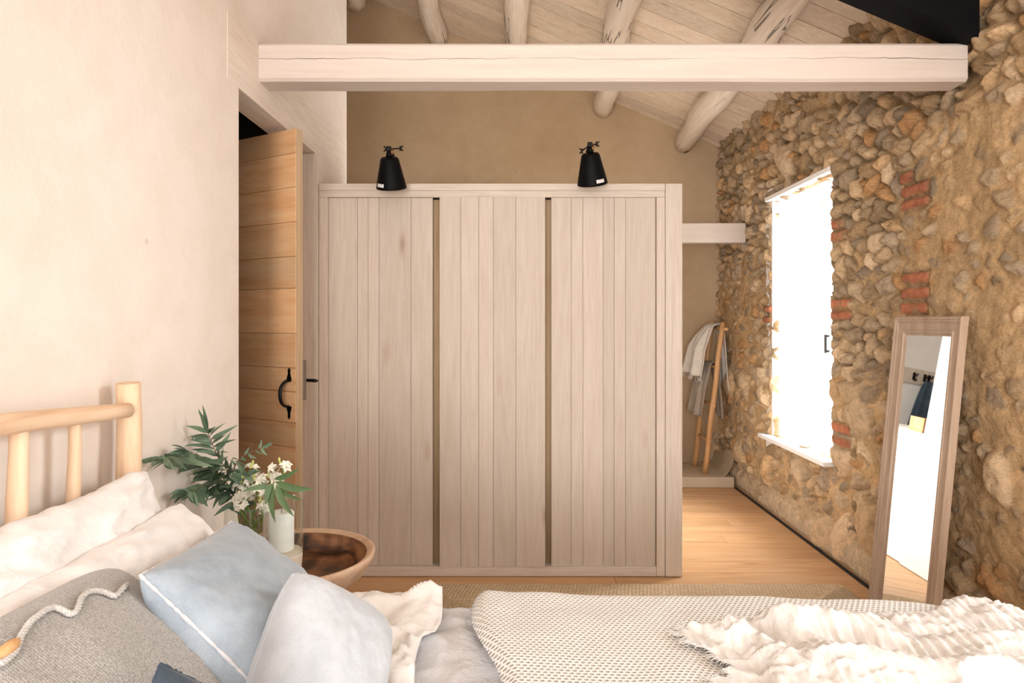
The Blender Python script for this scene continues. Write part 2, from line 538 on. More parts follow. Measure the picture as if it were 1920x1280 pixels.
# back wall, dressing end walls
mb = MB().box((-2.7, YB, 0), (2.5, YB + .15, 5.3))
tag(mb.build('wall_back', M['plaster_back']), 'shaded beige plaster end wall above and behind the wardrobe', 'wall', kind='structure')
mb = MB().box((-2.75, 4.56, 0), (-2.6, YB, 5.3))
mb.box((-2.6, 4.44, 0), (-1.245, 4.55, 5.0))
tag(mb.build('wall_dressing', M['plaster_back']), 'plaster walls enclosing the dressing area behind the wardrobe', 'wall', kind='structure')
# hall behind the doorway, its darkness painted into the wall colour
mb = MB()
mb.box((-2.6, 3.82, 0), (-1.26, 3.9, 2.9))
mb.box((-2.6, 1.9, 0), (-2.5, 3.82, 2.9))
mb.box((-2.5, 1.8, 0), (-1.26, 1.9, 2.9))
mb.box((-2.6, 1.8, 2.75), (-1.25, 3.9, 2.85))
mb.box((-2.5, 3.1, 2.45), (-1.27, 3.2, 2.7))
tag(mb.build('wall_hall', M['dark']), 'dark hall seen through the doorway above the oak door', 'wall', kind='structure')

# ceiling boards across the slope, battens of shadow between
mb = MB()
bw = .205
y = -1.2
while y < YB:
    x = -2.75
    yy0, yy1 = y + .0038, min(y + bw, YB) - .0038
    x0 = -2.75
    cut = rng.uniform(-.8, 1.2)
    for a, b in ((x0, cut - .001), (cut + .001, 2.06)):
        dz = rng.uniform(0, .004)
        vs = [(a, yy0, ceil_z(a) + dz), (b, yy0, ceil_z(b) + dz), (b, yy1, ceil_z(b) + dz), (a, yy1, ceil_z(a) + dz)]
        vs += [(p[0], p[1], p[2] + .02) for p in vs]
        mb.add(vs, [(3, 2, 1, 0), (4, 5, 6, 7), (0, 1, 5, 4), (1, 2, 6, 5), (2, 3, 7, 6), (3, 0, 4, 7)])
    y += bw
tag(mb.build('ceiling', M['boards']), 'sloping limewashed board ceiling between the cream logs', 'ceiling', kind='structure')
vs = [(a, y, ceil_z(a) + dz) for dz in (.025, .06) for (a, y) in ((-2.75, -1.2), (2.3, -1.2), (2.3, 6.8), (-2.75, 6.8))]
mb = MB().add(vs, [(3, 2, 1, 0), (4, 5, 6, 7), (0, 1, 5, 4), (1, 2, 6, 5), (2, 3, 7, 6), (3, 0, 4, 7)])
tag(mb.build('ceiling_deck', M['dark']), 'dark roof deck showing in the gaps of the ceiling boards', 'ceiling', kind='structure')

# round purlin logs
logs = [(-1.555, -1.40, .100, 'cream log purlin under the roof peak, half hidden by the left wall'),
        (-.765, -.70, .098, 'cracked cream log purlin, second from the peak of the roof'),
        (.01, .0, .098, 'squarish cream purlin running straight down the middle of the ceiling'),
        (.862, .70, .100, 'cream log purlin ending on the back wall between the two lamps and the stone'),
        (1.645, 1.545, .103, 'lowest cream log purlin, closest to the stone wall')]
for k, (xb, xn, r, lab) in enumerate(logs):
    pts, rad = [], []
    n = 46
    for i in range(n):
        f = i / (n - 1)
        y = YB - .002 - f * 7.6
        ff = (YB - y) / 2.67
        x = xb + (xn - xb) * min(ff, 1.6)
        x += .012 * math.sin(i * .55 + k * 2) + .008 * math.sin(i * 1.3 + k)
        pts.append((x, y, ceil_z(x) - r * 1.02 + .006 * math.sin(i * .8 + k * 3)))
        rad.append(r * (1 + .05 * math.sin(i * .7 + k)))
    mb = MB().tube(pts, rad, 14, True, wob=.035 if k != 2 else .05, seed=k)
    tag(mb.build('ceiling_beam', M['log']), lab, 'beam', 'log purlins under the ceiling boards', kind='structure')

# big tie beam with a gently hewn surface
nx, prof = 70, []
y0, y1, z0, z1 = 2.98, 3.118, 2.505, 2.672
c = .012
ring = [(y0 + c, z0), (y0, z0 + c), (y0, z0 + .05), (y0, z0 + .083), (y0, z0 + .12), (y0, z1 - c), (y0 + c, z1), (y1 - c, z1), (y1, z1 - c), (y1, z0 + c), (y1 - c, z0), ((y0 + y1) / 2, z0)]
P = np.zeros((nx + 1, len(ring) + 1, 3))
for i in range(nx + 1):
    x = -1.118 + (1.978 + 1.118) * i / nx
    for j in range(len(ring) + 1):
        yy, zz = ring[j % len(ring)]
        P[i, j] = (x, yy + .006 * (fbm(np.array(x * 2.), np.array(zz * 8.), 2) - .5), zz + .008 * (fbm(np.array(x * 1.3), np.array(yy * 9.), 5) - .5))
o = grid_mesh('ceiling_beam', P, M['beam'], flip=True)
for p in o.data.polygons: p.use_smooth = False
tag(o, 'big cream painted tie beam spanning the room in front of the wardrobe', 'beam', kind='structure')

# black principal rafter standing on the tie beam by the stone wall
mb = MB()
sl = .425
y0, y1 = 2.90, 3.04
xs = [(-.2, 0), (1.97, 0)]
def raf(x): return 2.682 + sl * (1.90 - x)
vs = []
for y in (y0, y1):
    for x in (-.2, 1.975):
        vs += [(x, y, max(raf(x), 2.66)), (x, y, raf(x) + .36)]
mb.add(vs, [(0, 1, 3, 2), (4, 6, 7, 5), (0, 2, 6, 4), (1, 5, 7, 3), (0, 4, 5, 1), (2, 3, 7, 6)])
tag(mb.build('ceiling_beam', M['black']), 'black painted sloping rafter above the right end of the tie beam', 'beam', kind='structure')

# small cross beam in the dressing passage
mb = MB().box((-2.59, 5.83, 2.134), (1.975, 5.93, 2.302), .006)
tag(mb.build('ceiling_beam', M['beam']), 'small cream cross beam between wardrobe end and stone wall', 'beam', kind='structure')

# ------------------------------------------------------------------ STONE WALL
WY0, WY1, WZ0, WZ1 = 4.28, 5.31, .572, 2.395
ys = np.concatenate([np.arange(2.36, 6.70, .0105)])
zs = np.concatenate([np.arange(0, 3.36, .0105)])
Y, Z = np.meshgrid(ys, zs, indexing='ij')
rs = np.random.RandomState(11)


def stones(Y, Z, cw, ch, seed, jit=.8):
    R = np.random.RandomState(seed).rand(10, 128, 128)
    wy = Y + .05 * (fbm(Y * 9, Z * 9, seed) - .5) + .02 * (fbm(Y * 34, Z * 34, seed + 5) - .5)
    wz = Z + .05 * (fbm(Y * 9 + 40, Z * 9, seed + 2) - .5) + .02 * (fbm(Y * 34 + 9, Z * 34, seed + 7) - .5)
    ci, cj = np.floor(wy / cw).astype(int), np.floor(wz / ch).astype(int)
    F1 = np.full(Y.shape, 9.); F2 = np.full(Y.shape, 9.)
    I1 = np.zeros(Y.shape, int); J1 = np.zeros(Y.shape, int); U1 = np.zeros(Y.shape); V1 = np.zeros(Y.shape)
    for di in (-2, -1, 0, 1, 2):
        for dj in (-2, -1, 0, 1, 2):
            i, j = ci + di, cj + dj
            a, b = i & 127, j & 127
            cy = (i + .5 + (R[0, a, b] - .5) * jit + .5 * (j & 1)) * cw
            cz = (j + .5 + (R[1, a, b] - .5) * jit) * ch
            r = .62 + .75 * R[2, a, b]
            an = (R[3, a, b] - .5) * 1.5 - .15
            el = .8 + .7 * R[4, a, b]
            u, v = wy - cy, wz - cz
            uu, vv = u * np.cos(an) + v * np.sin(an), -u * np.sin(an) + v * np.cos(an)
            d = ((np.abs(uu) / (cw * .5 * r * el)) ** 2.3 + (np.abs(vv) / (ch * .56 * r / el * 1.1)) ** 2.3) ** (1 / 2.3)
            nw = d < F1
            F2 = np.where(nw, F1, np.minimum(F2, d))
            F1 = np.where(nw, d, F1)
            I1, J1 = np.where(nw, a, I1), np.where(nw, b, J1)
            U1, V1 = np.where(nw, uu, U1), np.where(nw, vv, V1)
    return F1, F2, R[:, I1, J1], U1, V1


F1, F2, R, U, V = stones(Y, Z, .132, .084, 21)
edge = F2 - F1
prof = np.clip(edge / .85, 0, 1) ** .6
H = -.070 + .080 * prof + (R[5] - .5) * .030 + U * (R[6] - .5) * .55 + V * (R[7] - .5) * .7
pal = np.array([(.46, .335, .20), (.43, .32, .20), (.50, .365, .215), (.40, .31, .205), (.48, .33, .18), (.45, .345, .225), (.35, .275, .19), (.53, .405, .26)])
C = pal[(R[8] * len(pal)).astype(int) % len(pal)] * (.66 + .68 * R[9])[..., None]
# rusty stones
C = np.where((R[9] > .93)[..., None], np.array((.46, .27, .125)), C)
# bigger boulders low down and here and there
G1, G2, Rb, Ub, Vb = stones(Y, Z, .30, .25, 55, .7)
pres = (Rb[8] < np.where(Z < 1.1, .42, .05)) & (G1 < .86)
bh = -.03 + .075 * np.clip((.88 - G1) / .5, 0, 1) ** .55 + Ub * (Rb[6] - .5) * .3 + Vb * (Rb[7] - .5) * .35
H2 = np.where(pres, bh, -1)
big = H2 > H
Cb = pal[(Rb[9] * len(pal)).astype(int) % len(pal)] * (.9 + .4 * Rb[5])[..., None]
C = np.where(big[..., None], Cb, C)
H = np.maximum(H, H2)
det = fbm(Y * 26, Z * 26, 4, 5, .6) - .5
H = H + det * .022
# mortar level: deep joints above, generous smears at the near end and low down
zone = .08 + .62 * sst(3.75, 3.25, Y + .25 * (fbm(Y * 2, Z * 2, 8) - .5)) * sst(2.55, 2.2, Z)
zone = np.maximum(zone, .35 * sst(1.6, 1.0, Z))
zone = np.maximum(zone, .55 * sst(5.2, 5.6, Y) * sst(2.2, 1.9, Z))
zone = np.maximum(zone, 1.25 * sst(.24, .10, Z + .10 * (fbm(Y * 4, Z * 4, 3) - .5)))
zone = zone + .75 * (fbm(Y * 3.1, Z * 3.1, 6, 3) - .5)
mort = -.042 + .058 * np.clip(zone, 0, 1.25) + .022 * (fbm(Y * 12, Z * 12, 9, 5, .6) - .5) + .012 * det
k = .006
mm = sst(-k, k, mort - H)
H = np.maximum(H, mort)
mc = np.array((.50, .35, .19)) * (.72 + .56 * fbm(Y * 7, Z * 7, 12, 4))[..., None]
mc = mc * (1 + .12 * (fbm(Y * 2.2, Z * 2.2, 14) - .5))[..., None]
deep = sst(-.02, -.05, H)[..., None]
mc = mc * (1 - .66 * deep)  # shade of the deep joints painted into the mortar colour
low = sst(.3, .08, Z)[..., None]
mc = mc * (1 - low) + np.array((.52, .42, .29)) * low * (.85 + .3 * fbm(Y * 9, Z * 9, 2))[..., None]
C = C * (1 - .72 * sst(-.020, -.05, H))[..., None]  # sunken stone darkened too, crevice shade put into the colour
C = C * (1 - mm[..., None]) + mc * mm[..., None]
# red bricks let into the rubble
bricks = []
for (a, b, zz) in [(3.27, 3.50, 2.015), (3.27, 3.50, 2.085), (3.40, 3.50, 2.155), (3.27, 3.49, 1.495), (3.26, 3.49, 1.57), (3.26, 3.48, 1.645),
                   (4.12, 4.29, 2.03), (4.12, 4.29, 1.955), (4.03, 4.29, 1.47), (4.03, 4.29, 1.54), (4.03, 4.29, .70), (4.03, 4.29, .78), (5.30, 5.44, 1.45), (5.30, 5.44, 1.53)]:
    wy = Y + .012 * (fbm(Y * 20, Z * 20, 31) - .5); wz = Z + .010 * (fbm(Y * 20, Z * 20, 33) - .5)
    dd = np.minimum(np.minimum(wy - a, b - wy), np.minimum(wz - zz, zz + .054 - wz))
    inm = sst(-.002, .006, dd)
    H = H * (1 - inm) + (.006 + .012 * det + .004 * rng.random()) * inm
    bc = np.array((.42, .165, .09)) * rng.uniform(.85, 1.2)
    bcol = bc * (.75 + .5 * fbm(Y * 25, Z * 25, 41))[..., None]
    ds = fbm(Y * 14, Z * 14, 43)[..., None] > .63
    bcol = np.where(ds, np.array((.34, .2, .11)), bcol)
    C = C * (1 - inm[..., None]) + bcol * inm[..., None]
    # recessed joint around
    jn = sst(-.016, -.004, dd) * (1 - inm)
    H = H * (1 - .8 * jn) + (-.022) * .8 * jn
    C = C * (1 - .6 * jn[..., None]) + np.array((.25, .17, .09)) * .6 * jn[..., None]
# ragged window opening
rag = .05 * (fbm(Y * 9, Z * 9, 61, 2, .5) - .5)
win = np.minimum(np.minimum(Y - WY0, WY1 - Y), np.minimum(Z - WZ0, WZ1 - Z)) + rag
nearw = .75 * sst(-.05, 0, win)
H = H * (1 - nearw) + (-.004) * nearw
X = XR - H
X = np.where(win > 0, np.minimum(XR + np.clip(win * 6, 0, .07), XR + .07), X)
# settle the wall where other things meet it
X = X + .02 * sst(.03, .0, Z)
P = np.stack([X, Y, Z], -1)
cellwin = (win[:-1, :-1] + win[1:, 1:] + win[1:, :-1] + win[:-1, 1:]) / 4
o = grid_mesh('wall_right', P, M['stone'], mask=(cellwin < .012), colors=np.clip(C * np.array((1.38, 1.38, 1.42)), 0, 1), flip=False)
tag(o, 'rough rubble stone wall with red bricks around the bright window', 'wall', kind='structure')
# wall continues toward the viewer beside a wide glazed opening
mb = MB().box((2.02, -1.2, 0), (2.22, .95, 3.4)).box((2.02, .95, 2.65), (2.22, 2.12, 3.4)).box((1.99, 2.12, 0), (2.22, 2.358, 3.4))
tag(mb.build('wall_side', M['cement']), 'plastered continuation of the stone wall beyond the frame', 'wall', kind='structure')

# window_1 reveals, sill, lintel slab, frame and glass
RX0, RX1 = 2.0, 2.40
mb = MB()
mb.box((RX0, WY1 - .012, WZ0 - .1), (RX1 + .2, WY1 + .12, WZ1 + .1))
mb.box((RX0 + .06, WY0 - .12, WZ0 - .1), (RX1 + .2, WY0, WZ1 + .1))
tag(mb.build('wall_reveal', M['plaster_white']), 'sunlit white plaster sides of the deep window opening', 'wall', kind='structure')
w = bpy.data.objects.new('window_1', None); COL.objects.link(w)
tag(w, 'tall deep set window letting bright daylight into the stone wall', 'window', kind='structure')
MB().box((1.925, WY0 - .02, WZ0 - .022), (RX1 + .2, WY1 + .10, WZ0 + .008), .004).build('window_sill', M['plaster_white'], w)
MB().box((1.955, WY0 - .03, WZ1 - .002), (RX1 + .2, WY1 + .03, WZ1 + .03), .003).build('lintel_slab', M['plaster_white'], w)
mb = MB()
for a, b in (((RX1, WY0, WZ0), (RX1 + .06, WY0 + .06, WZ1)), ((RX1, WY1 - .06, WZ0), (RX1 + .06, WY1, WZ1)), ((RX1, WY0 + .06, WZ0), (RX1 + .06, WY1 - .06, WZ0 + .06)), ((RX1, WY0 + .06, WZ1 - .06), (RX1 + .06, WY1 - .06, WZ1)), ((RX1, 4.77, WZ0 + .06), (RX1 + .06, 4.83, WZ1 - .06))):
    mb.box(a, b, .006)
fr = mb.build('window_frame', M['plaster_white'], w)
MB().box((RX1 + .028, WY0 + .05, WZ0 + .05), (RX1 + .034, WY1 - .05, WZ1 - .05)).build('pane', M['pane'], fr)
MB().box((RX1 - .035, 5.20, 1.22), (RX1 - .02, 5.218, 1.36), .004).box((RX1 - .03, 5.20, 1.34), (RX1, 5.218, 1.358), .003).box((RX1 - .03, 5.20, 1.225), (RX1, 5.218, 1.243), .003).build('window_handle', M['iron'], fr)

# dark strip painted in as the shadow gap by the stone wall, raised cement step at the far end
mb = MB().box((1.925, 2.4, -.02), (1.95, 5.99, .006))
tag(mb.build('shadow_strip_right', M['dark']), 'black strip painted in as the shadow gap between oak floor and stone wall', 'shadow_strip', kind='structure')
mb = MB().box((-2.59, 5.99, 0), (1.93, YB - .001, .094), .012)
# coved kerb in the corner by the stone
n = 22
P = np.zeros((n, 10, 3))
for i in range(n):
    f = i / (n - 1)
    y = 6.02 + f * (YB - 6.03)
    for j in range(10):
        a = j / 9 * math.pi / 2
        w_, h_ = .12 - .06 * f + .006 * math.sin(i), .24 - .13 * f + .010 * math.sin(i * 1.7)
        P[i, j] = (1.94 - w_ * (1 - math.sin(a)), y, .09 + h_ * (1 - math.cos(a)))
st = mb.build('floor_step', M['cement'])
tag(st, 'raised sandy cement step along the back wall', 'step', kind='structure')
grid_mesh('coved_kerb', P, M['kerb'], st, flip=True)

# ------------------------------------------------------------------ OPEN DOOR (door_1)
dr = bpy.data.objects.new('door_1', None); COL.objects.link(dr)
tag(dr, 'half open golden oak plank door with black iron pull', 'door', kind='structure')
d1 = Vector((-1.69, 1.0, 0)).normalized()          # along the leaf, free edge to hinge
dn = Vector((.509, .861, 0)).normalized()          # from bedroom face to hall face
F0 = Vector((-1.044, 3.26, 0))
Md = Matrix((( -d1.x, dn.x, 0, 0), (-d1.y, dn.y, 0, 0), (0, 0, 1, 0), (0, 0, 0, 1)))
Md = Matrix.Translation(F0) @ Md                    # local x: toward free edge (0 = free edge), y: thickness
mb = MB()
zb = [.008, .21, .39, .565, .745, .90, 1.055, 1.215, 1.385, 1.52, 1.70, 1.84, 2.035, 2.19, 2.38]
# board joints read off the photo
dj = [at(553, y, 3.262).z for y in (1085, 1000, 922, 840, 793, 735, 690, 625, 540, 480, 415, 350, 286, 240)]
dj = [.008] + dj[1:]
for a, b in zip(dj[:-1], dj[1:]):
    mb.box((-.90, 0, a + .0008), (-.001, .040, b - .0008), .0015, seg=1)
leaf = mb.build('door_leaf', M['door'], dr); leaf.matrix_local = Md
e = MB().box((-.0008, .001, .01), (.0012, .0395, 2.378)).build('door_edge', M['door_edge'], dr); e.matrix_local = Md
# strap pull handle
hx, hz0, hz1 = -.045, at(540, 714, 3.27).z, at(540, 762, 3.27).z
mb = MB()
pts = []
for i in range(15):
    a = math.pi * i / 14
    pts.append((hx, -.055 * math.sin(a) ** .7 - .002, hz0 + (hz1 - hz0) * (.5 - .5 * math.cos(a))))
mb.tube(pts, [.0055 + .003 * math.sin(math.pi * i / 14) for i in range(15)], 10)
for zc, sg in ((hz0, 1), (hz1, -1)):
    prof = [(-.016, 0), (.016, 0), (.014, .012), (.006, .035), (.008, .050), (0, .062), (-.008, .050), (-.006, .035), (-.014, .012)]
    vs = [(hx + a, -.005, zc + sg * b) for a, b in prof] + [(hx + a, .0, zc + sg * b) for a, b in prof]
    n = len(prof)
    mb.add(vs, [tuple(range(n)), tuple(reversed(range(n, 2 * n)))] + [(i, (i + 1) % n, n + (i + 1) % n, n + i) for i in range(n)])
mb.box((hx - .02, -.016, hz0 - .004), (hx + .02, -.008, hz0 + .004), .002)
hd = mb.build('pull_handle', M['iron'], dr); hd.matrix_local = Md
lc = MB().box((-.08, .0405, at(565, 750, 3.3).z), (.003, .062, at(565, 675, 3.3).z), .003).build('lock_case', M['lock'], dr); lc.matrix_local = Md
zl = at(580, 713, 3.34).z
mb = MB().tube([(-.03, .062, zl), (-.03, .092, zl)], .008, 10).tube([(-.04, .092, zl), (.0, .094, zl), (.030, .094, zl), (.034, .094, zl)], [.0075, .0085, .0085, .004], 10)
mb.sphere((.040, .094, zl), .006)
lv = mb.build('lever', M['iron'], dr); lv.matrix_local = Md

# ------------------------------------------------------------------ WARDROBE
k = 3.907 / FPX
def wx(x): return (x - CX) * k
def wz(y): return EYE.z + (CY - y) * k
wd = thing('wardrobe', 'big built-in wardrobe with three limed plank sliding doors', 'wardrobe', loc=(0, 3.9, 0))
wd.location = (0, 0, 0)
mb = MB()
mb.box((wx(599), 3.890, wz(358)), (wx(1246), 4.54, wz(345)), .003)                       # top board
mb.box((wx(599), 3.897, wz(370)), (wx(1246), 3.93, wz(357.9)), .002)
mb.build('top_rail', M['wardrobe_trim'], wd)
MB().box((wx(615.3), 3.897, wz(1079)), (wx(1230.2), 3.99, wz(1061)), .002).build('plinth', M['wardrobe_trim'], wd)
MB().box((wx(599), 3.895, wz(1079)), (wx(615), 3.99, wz(370.3)), .002).build('stile', M['trim_v'], wd)
MB().box((wx(1230.5), 3.895, wz(1079)), (wx(1246), 3.99, wz(370.3)), .002).build('stile', M['trim_v'], wd)
MB().box((wx(1246.6), 3.888, .004), (wx(1278), 3.93, wz(345)), .004).build('end_post', M['trim_v'], wd)
MB().box((wx(1278) - .02, 3.931, .004), (wx(1278) - .002, 4.54, wz(346)), .002).build('side_panel', M['plaster_white'], wd)
MB().box((wx(600), 4.52, .01), (wx(1272), 4.54, wz(360))).build('back_panel', M['wardrobe_trim'], wd)
MB().box((wx(616), 3.962, .06), (wx(1230), 3.975, wz(371))).build('inner_partition', M['wardrobe_gap'], wd)
doors = [([616, 670.5, 690, 710.5, 770.5, 811.5], 3.918, 370.8, 1059.5), ([824, 864, 897.5, 925, 967, 1022.5], 3.893, 369.2, 1062.5), ([1033.5, 1071, 1093, 1131, 1151.5, 1173, 1229.3], 3.914, 370.3, 1061)]
for bs, yf, ya, yb in doors:
    kk = yf / FPX
    q = lambda x: (x - CX) * kk
    mb = MB()
    for a, b in zip(bs[:-1], bs[1:]):
        mb.box((q(a) + .0007, yf, EYE.z + (CY - yb) * kk), (q(b) - .0007, yf + .024, EYE.z + (CY - ya) * kk), .0012, seg=1)
    mb.build('sliding_door', M['wardrobe'], wd)

# ------------------------------------------------------------------ SPOT LAMPS on the wardrobe
def spot_lamp(x, ytop, ybot, roll, tilt, label, knobs, st_ang):
    d = 3.765
    kk = d / FPX
    mouth = at(x, ybot, d)
    hgt = (ybot - ytop) * kk * 1.03
    t = thing('spot_lamp', label, 'lamp', 'black spot lamps above the wardrobe')
    Mx = Matrix.Translation(mouth) @ Matrix.Rotation(roll, 4, 'Y') @ Matrix.Rotation(tilt, 4, 'X')
    rb, rt = 28.3 * kk, 15.5 * kk
    prof = [(rb - .003, .0), (rb, .0005), (rb - .001, .01), (rt + .004, hgt - .012), (rt - .003, hgt - .003), (rt - .014, hgt), (0.014, hgt + .001), (.0, hgt + .001)]
    inner = [(rb - .003, 0), (rt, hgt - .02), (0, hgt - .012)]
    MB().lathe(prof, 44, Mx).lathe(inner, 44, Mx).build('lamp_shade', M['lampblack'], t)
    MB().lathe([(0, hgt), (.017, hgt), (.017, hgt + .022), (.011, hgt + .026), (.011, hgt + .04), (0, hgt + .04)], 20, Mx).build('neck', M['lampblack'], t)
    j = Mx @ Vector((0, 0, hgt + .042))
    mb = MB().box(j + Vector((-.013, -.013, -.012)), j + Vector((.013, .013, .014)), .003)
    jt = mb.build('joint', M['iron'], t)
    MB().tube([j + Vector((.016, .002, -.03)), j + Vector((.016, .002, .006))], .008, 12).build('brass_sleeve', M['brass'], jt)
    for (kx, ky) in knobs:
        c = at(kx, ky, j.y)
        mb = MB().tube([j, c], .004, 8)
        s = 1 if c.x > j.x else -1
        for dx, dz in ((.010 * s, .011), (.010 * s, -.011), (-.002 * s, .010), (-.002 * s, -.010)):
            mb.tube([c, c + Vector((dx * .6, 0, dz * .7)), c + Vector((dx, 0, dz))], [.004, .003, .0042], 8)
            mb.sphere(c + Vector((dx, 0, dz)), .0046, seg=10, rings=6)
        mb.build('wing_nut', M['iron'], jt)
    arm = [j + Vector((0, .01, 0)), j + Vector((0, .12, .0)), Vector((j.x, j.y + .2, j.z - .02)), Vector((j.x, j.y + .235, j.z - .08)), Vector((j.x, j.y + .24, wz(345) + .012))]
    MB().tube(arm, .0075, 10).build('arm', M['lampblack'], t)
    MB().lathe([(0, .0), (.04, 0), (.04, .010), (.034, .014), (0, .014)], 28, Matrix.Translation((j.x, j.y + .24, wz(345) + .0008))).build('mount', M['lampblack'], t)
    # maker's sticker near the rim (blank)
    vs = []
    for i in range(7):
        a = st_ang + (i / 6 - .5) * .62
        for zz in (.016, .034):
            rr = rb + (rt + .004 - rb) * (zz - .01) / (hgt - .022) + .0006
            vs.append(Mx @ Vector((rr * math.cos(a), rr * math.sin(a), zz)))
    MB().add(vs, [(2 * i, 2 * i + 2, 2 * i + 3, 2 * i + 1) for i in range(6)], True).build('sticker', M['sticker'], t)
    return t
spot_lamp(734.0, 297, 352.5, math.radians(0), math.radians(22), 'black cone spot lamp over the first wardrobe door, beside the oak door', ((724, 279), (751, 278)), math.radians(-128))
spot_lamp(1111, 289, 345, math.radians(-7), math.radians(22), 'black cone spot lamp above the third wardrobe door, tilted sideways', ((1091, 283), (1119, 270)), math.radians(-64))

# ------------------------------------------------------------------ RUG
def uv_from(o, U, Vv):
    me = o.data
    uvl = me.uv_layers.new(name='UVMap')
    li = np.zeros(len(me.loops), np.int32); me.loops.foreach_get('vertex_index', li)
    uv = np.stack([U.reshape(-1)[li], Vv.reshape(-1)[li]], -1).astype(np.float32)
    uvl.data.foreach_set('uv', uv.reshape(-1))

rx0, rx1, ry0, ry1 = -.545, 1.80, 2.45, 3.755
nr = 34
per = []
def rrect(ins, n=260):
    out = []
    x0, x1, y0, y1 = rx0 + ins, rx1 - ins, ry0 + ins, ry1 - ins
    r = max(.035 - ins * .2, .004)
    segs = []
    for (cx, cy, a0) in ((x1 - r, y1 - r, 0), (x0 + r, y1 - r, 90), (x0 + r, y0 + r, 180), (x1 - r, y0 + r, 270)):
        for i in range(7):
            a = math.radians(a0 + 90 * i / 6)
            segs.append((cx + r * math.cos(a), cy + r * math.sin(a)))
    segs.append(segs[0])
    L = np.cumsum([0] + [math.dist(a, b) for a, b in zip(segs[:-1], segs[1:])])
    s = np.linspace(0, L[-1], n)
    return np.stack([np.interp(s, L, [p[0] for p in segs]), np.interp(s, L, [p[1] for p in segs])], -1), s
ins = [-.0, -.004, .0, .006] + list(np.linspace(.014, .60, 55))
zz = [.001, .008, .013, .0155] + [.016 + .002 * abs(math.sin(math.pi * (a / .022))) for a in np.linspace(.014, .60, 55)]
P = []; Ur = []; Vr = []
for a, z in zip(ins, zz):
    q, s = rrect(a)
    wob = .004 * np.sin(s * 23) + .003 * np.sin(s * 57)
    P.append(np.stack([q[:, 0], q[:, 1] + wob * (a < .02), np.full(len(q), z)], -1)); Ur.append(s); Vr.append(np.full(len(q), a))
P = np.array(P)
o = grid_mesh('jute_rug', P, M['jute'], flip=True)
uv_from(o, np.array(Ur), np.array(Vr))
tag(o, 'braided natural jute rug on the oak floor behind the bed', 'rug')

# ------------------------------------------------------------------ LEANING MIRROR
mr = thing('standing_mirror', 'tall taupe framed mirror leaning against the stone wall', 'mirror')
bA, bB = Vector((1.772, 3.385, .004)), Vector((1.772, 2.872, .004))     # foot corners far / near
tA, tB = at(1690, 597, 3.36), at(1831, 591, 2.84)
ex = (bB - bA).normalized()
ez = ((tA + tB) / 2 - (bA + bB) / 2); HM = ez.length; ez.normalize()
en = ex.cross(ez).normalized()
if en.x > 0: en = -en                       # faces into the room
ez = (ez - ex * ez.dot(ex)).normalized()
WM = (bB - bA).length
Mm = Matrix((( ex.x, ez.x, en.x, bA.x), (ex.y, ez.y, en.y, bA.y), (ex.z, ez.z, en.z, bA.z), (0, 0, 0, 1)))
fw = .088
prof = [(0, -.0), (0, .026), (.004, .030), (.012, .030), (.016, .025), (.024, .025), (.030, .019), (.062, .017), (.065, .021), (.074, .021), (.078, .015), (fw, .010), (fw, .0)]
mb = MB()
def loop(ins, h):
    return [Vector((ins, ins, h)), Vector((WM - ins, ins, h)), Vector((WM - ins, HM - ins, h)), Vector((ins, HM - ins, h))]
rows = [loop(a, b) for a, b in prof]
for s in range(4):
    vs = []; fs = []
    for r in rows:
        vs += [r[s], r[(s + 1) % 4]]
    for i in range(len(rows) - 1):
        fs.append((2 * i, 2 * i + 1, 2 * i + 3, 2 * i + 2))
    mb.add([Mm @ v for v in vs], fs)
mb.build('mirror_frame', M['mirror_frame'], mr)
MB().add([Mm @ v for v in loop(fw - .002, .010)], [(0, 1, 2, 3)]).build('mirror_glass', M['mirror'], mr)
MB().add([Mm @ v for v in loop(.002, .0)], [(3, 2, 1, 0)]).build('backing', M['mirror_frame'], mr)

# ------------------------------------------------------------------ TOWEL LADDER with textiles
ld = thing('towel_ladder', 'wooden pole ladder leaning in the far corner by the stone wall', 'ladder')
fA, fB = Vector((1.706, 6.47, .096)), Vector((1.706, 6.13, .096))
hA, hB = Vector((1.868, 6.47, 1.47)), Vector((1.868, 6.13, 1.455))
for a, b in ((fA, hA), (fB, hB)):
    n = 14
    MB().tube([a.lerp(b, i / (n - 1)) + Vector((.004 * math.sin(i * 1.1), .003 * math.cos(i), 0)) for i in range(n)], [.026 - .004 * i / n for i in range(n)], 12, wob=.03).build('pole', M['ladder'], ld)
for f, ex_ in ((.955, .10), (.70, .0), (.45, .0), (.215, .0)):
    a, b = fA.lerp(hA, f), fB.lerp(hB, f)
    a = a + Vector((.0, .02, 0)); b = b + Vector((.004, -.03 - ex_, 0))
    MB().tube([a, a.lerp(b, .5), b], .0135, 10).build('rung', M['ladder'], ld)

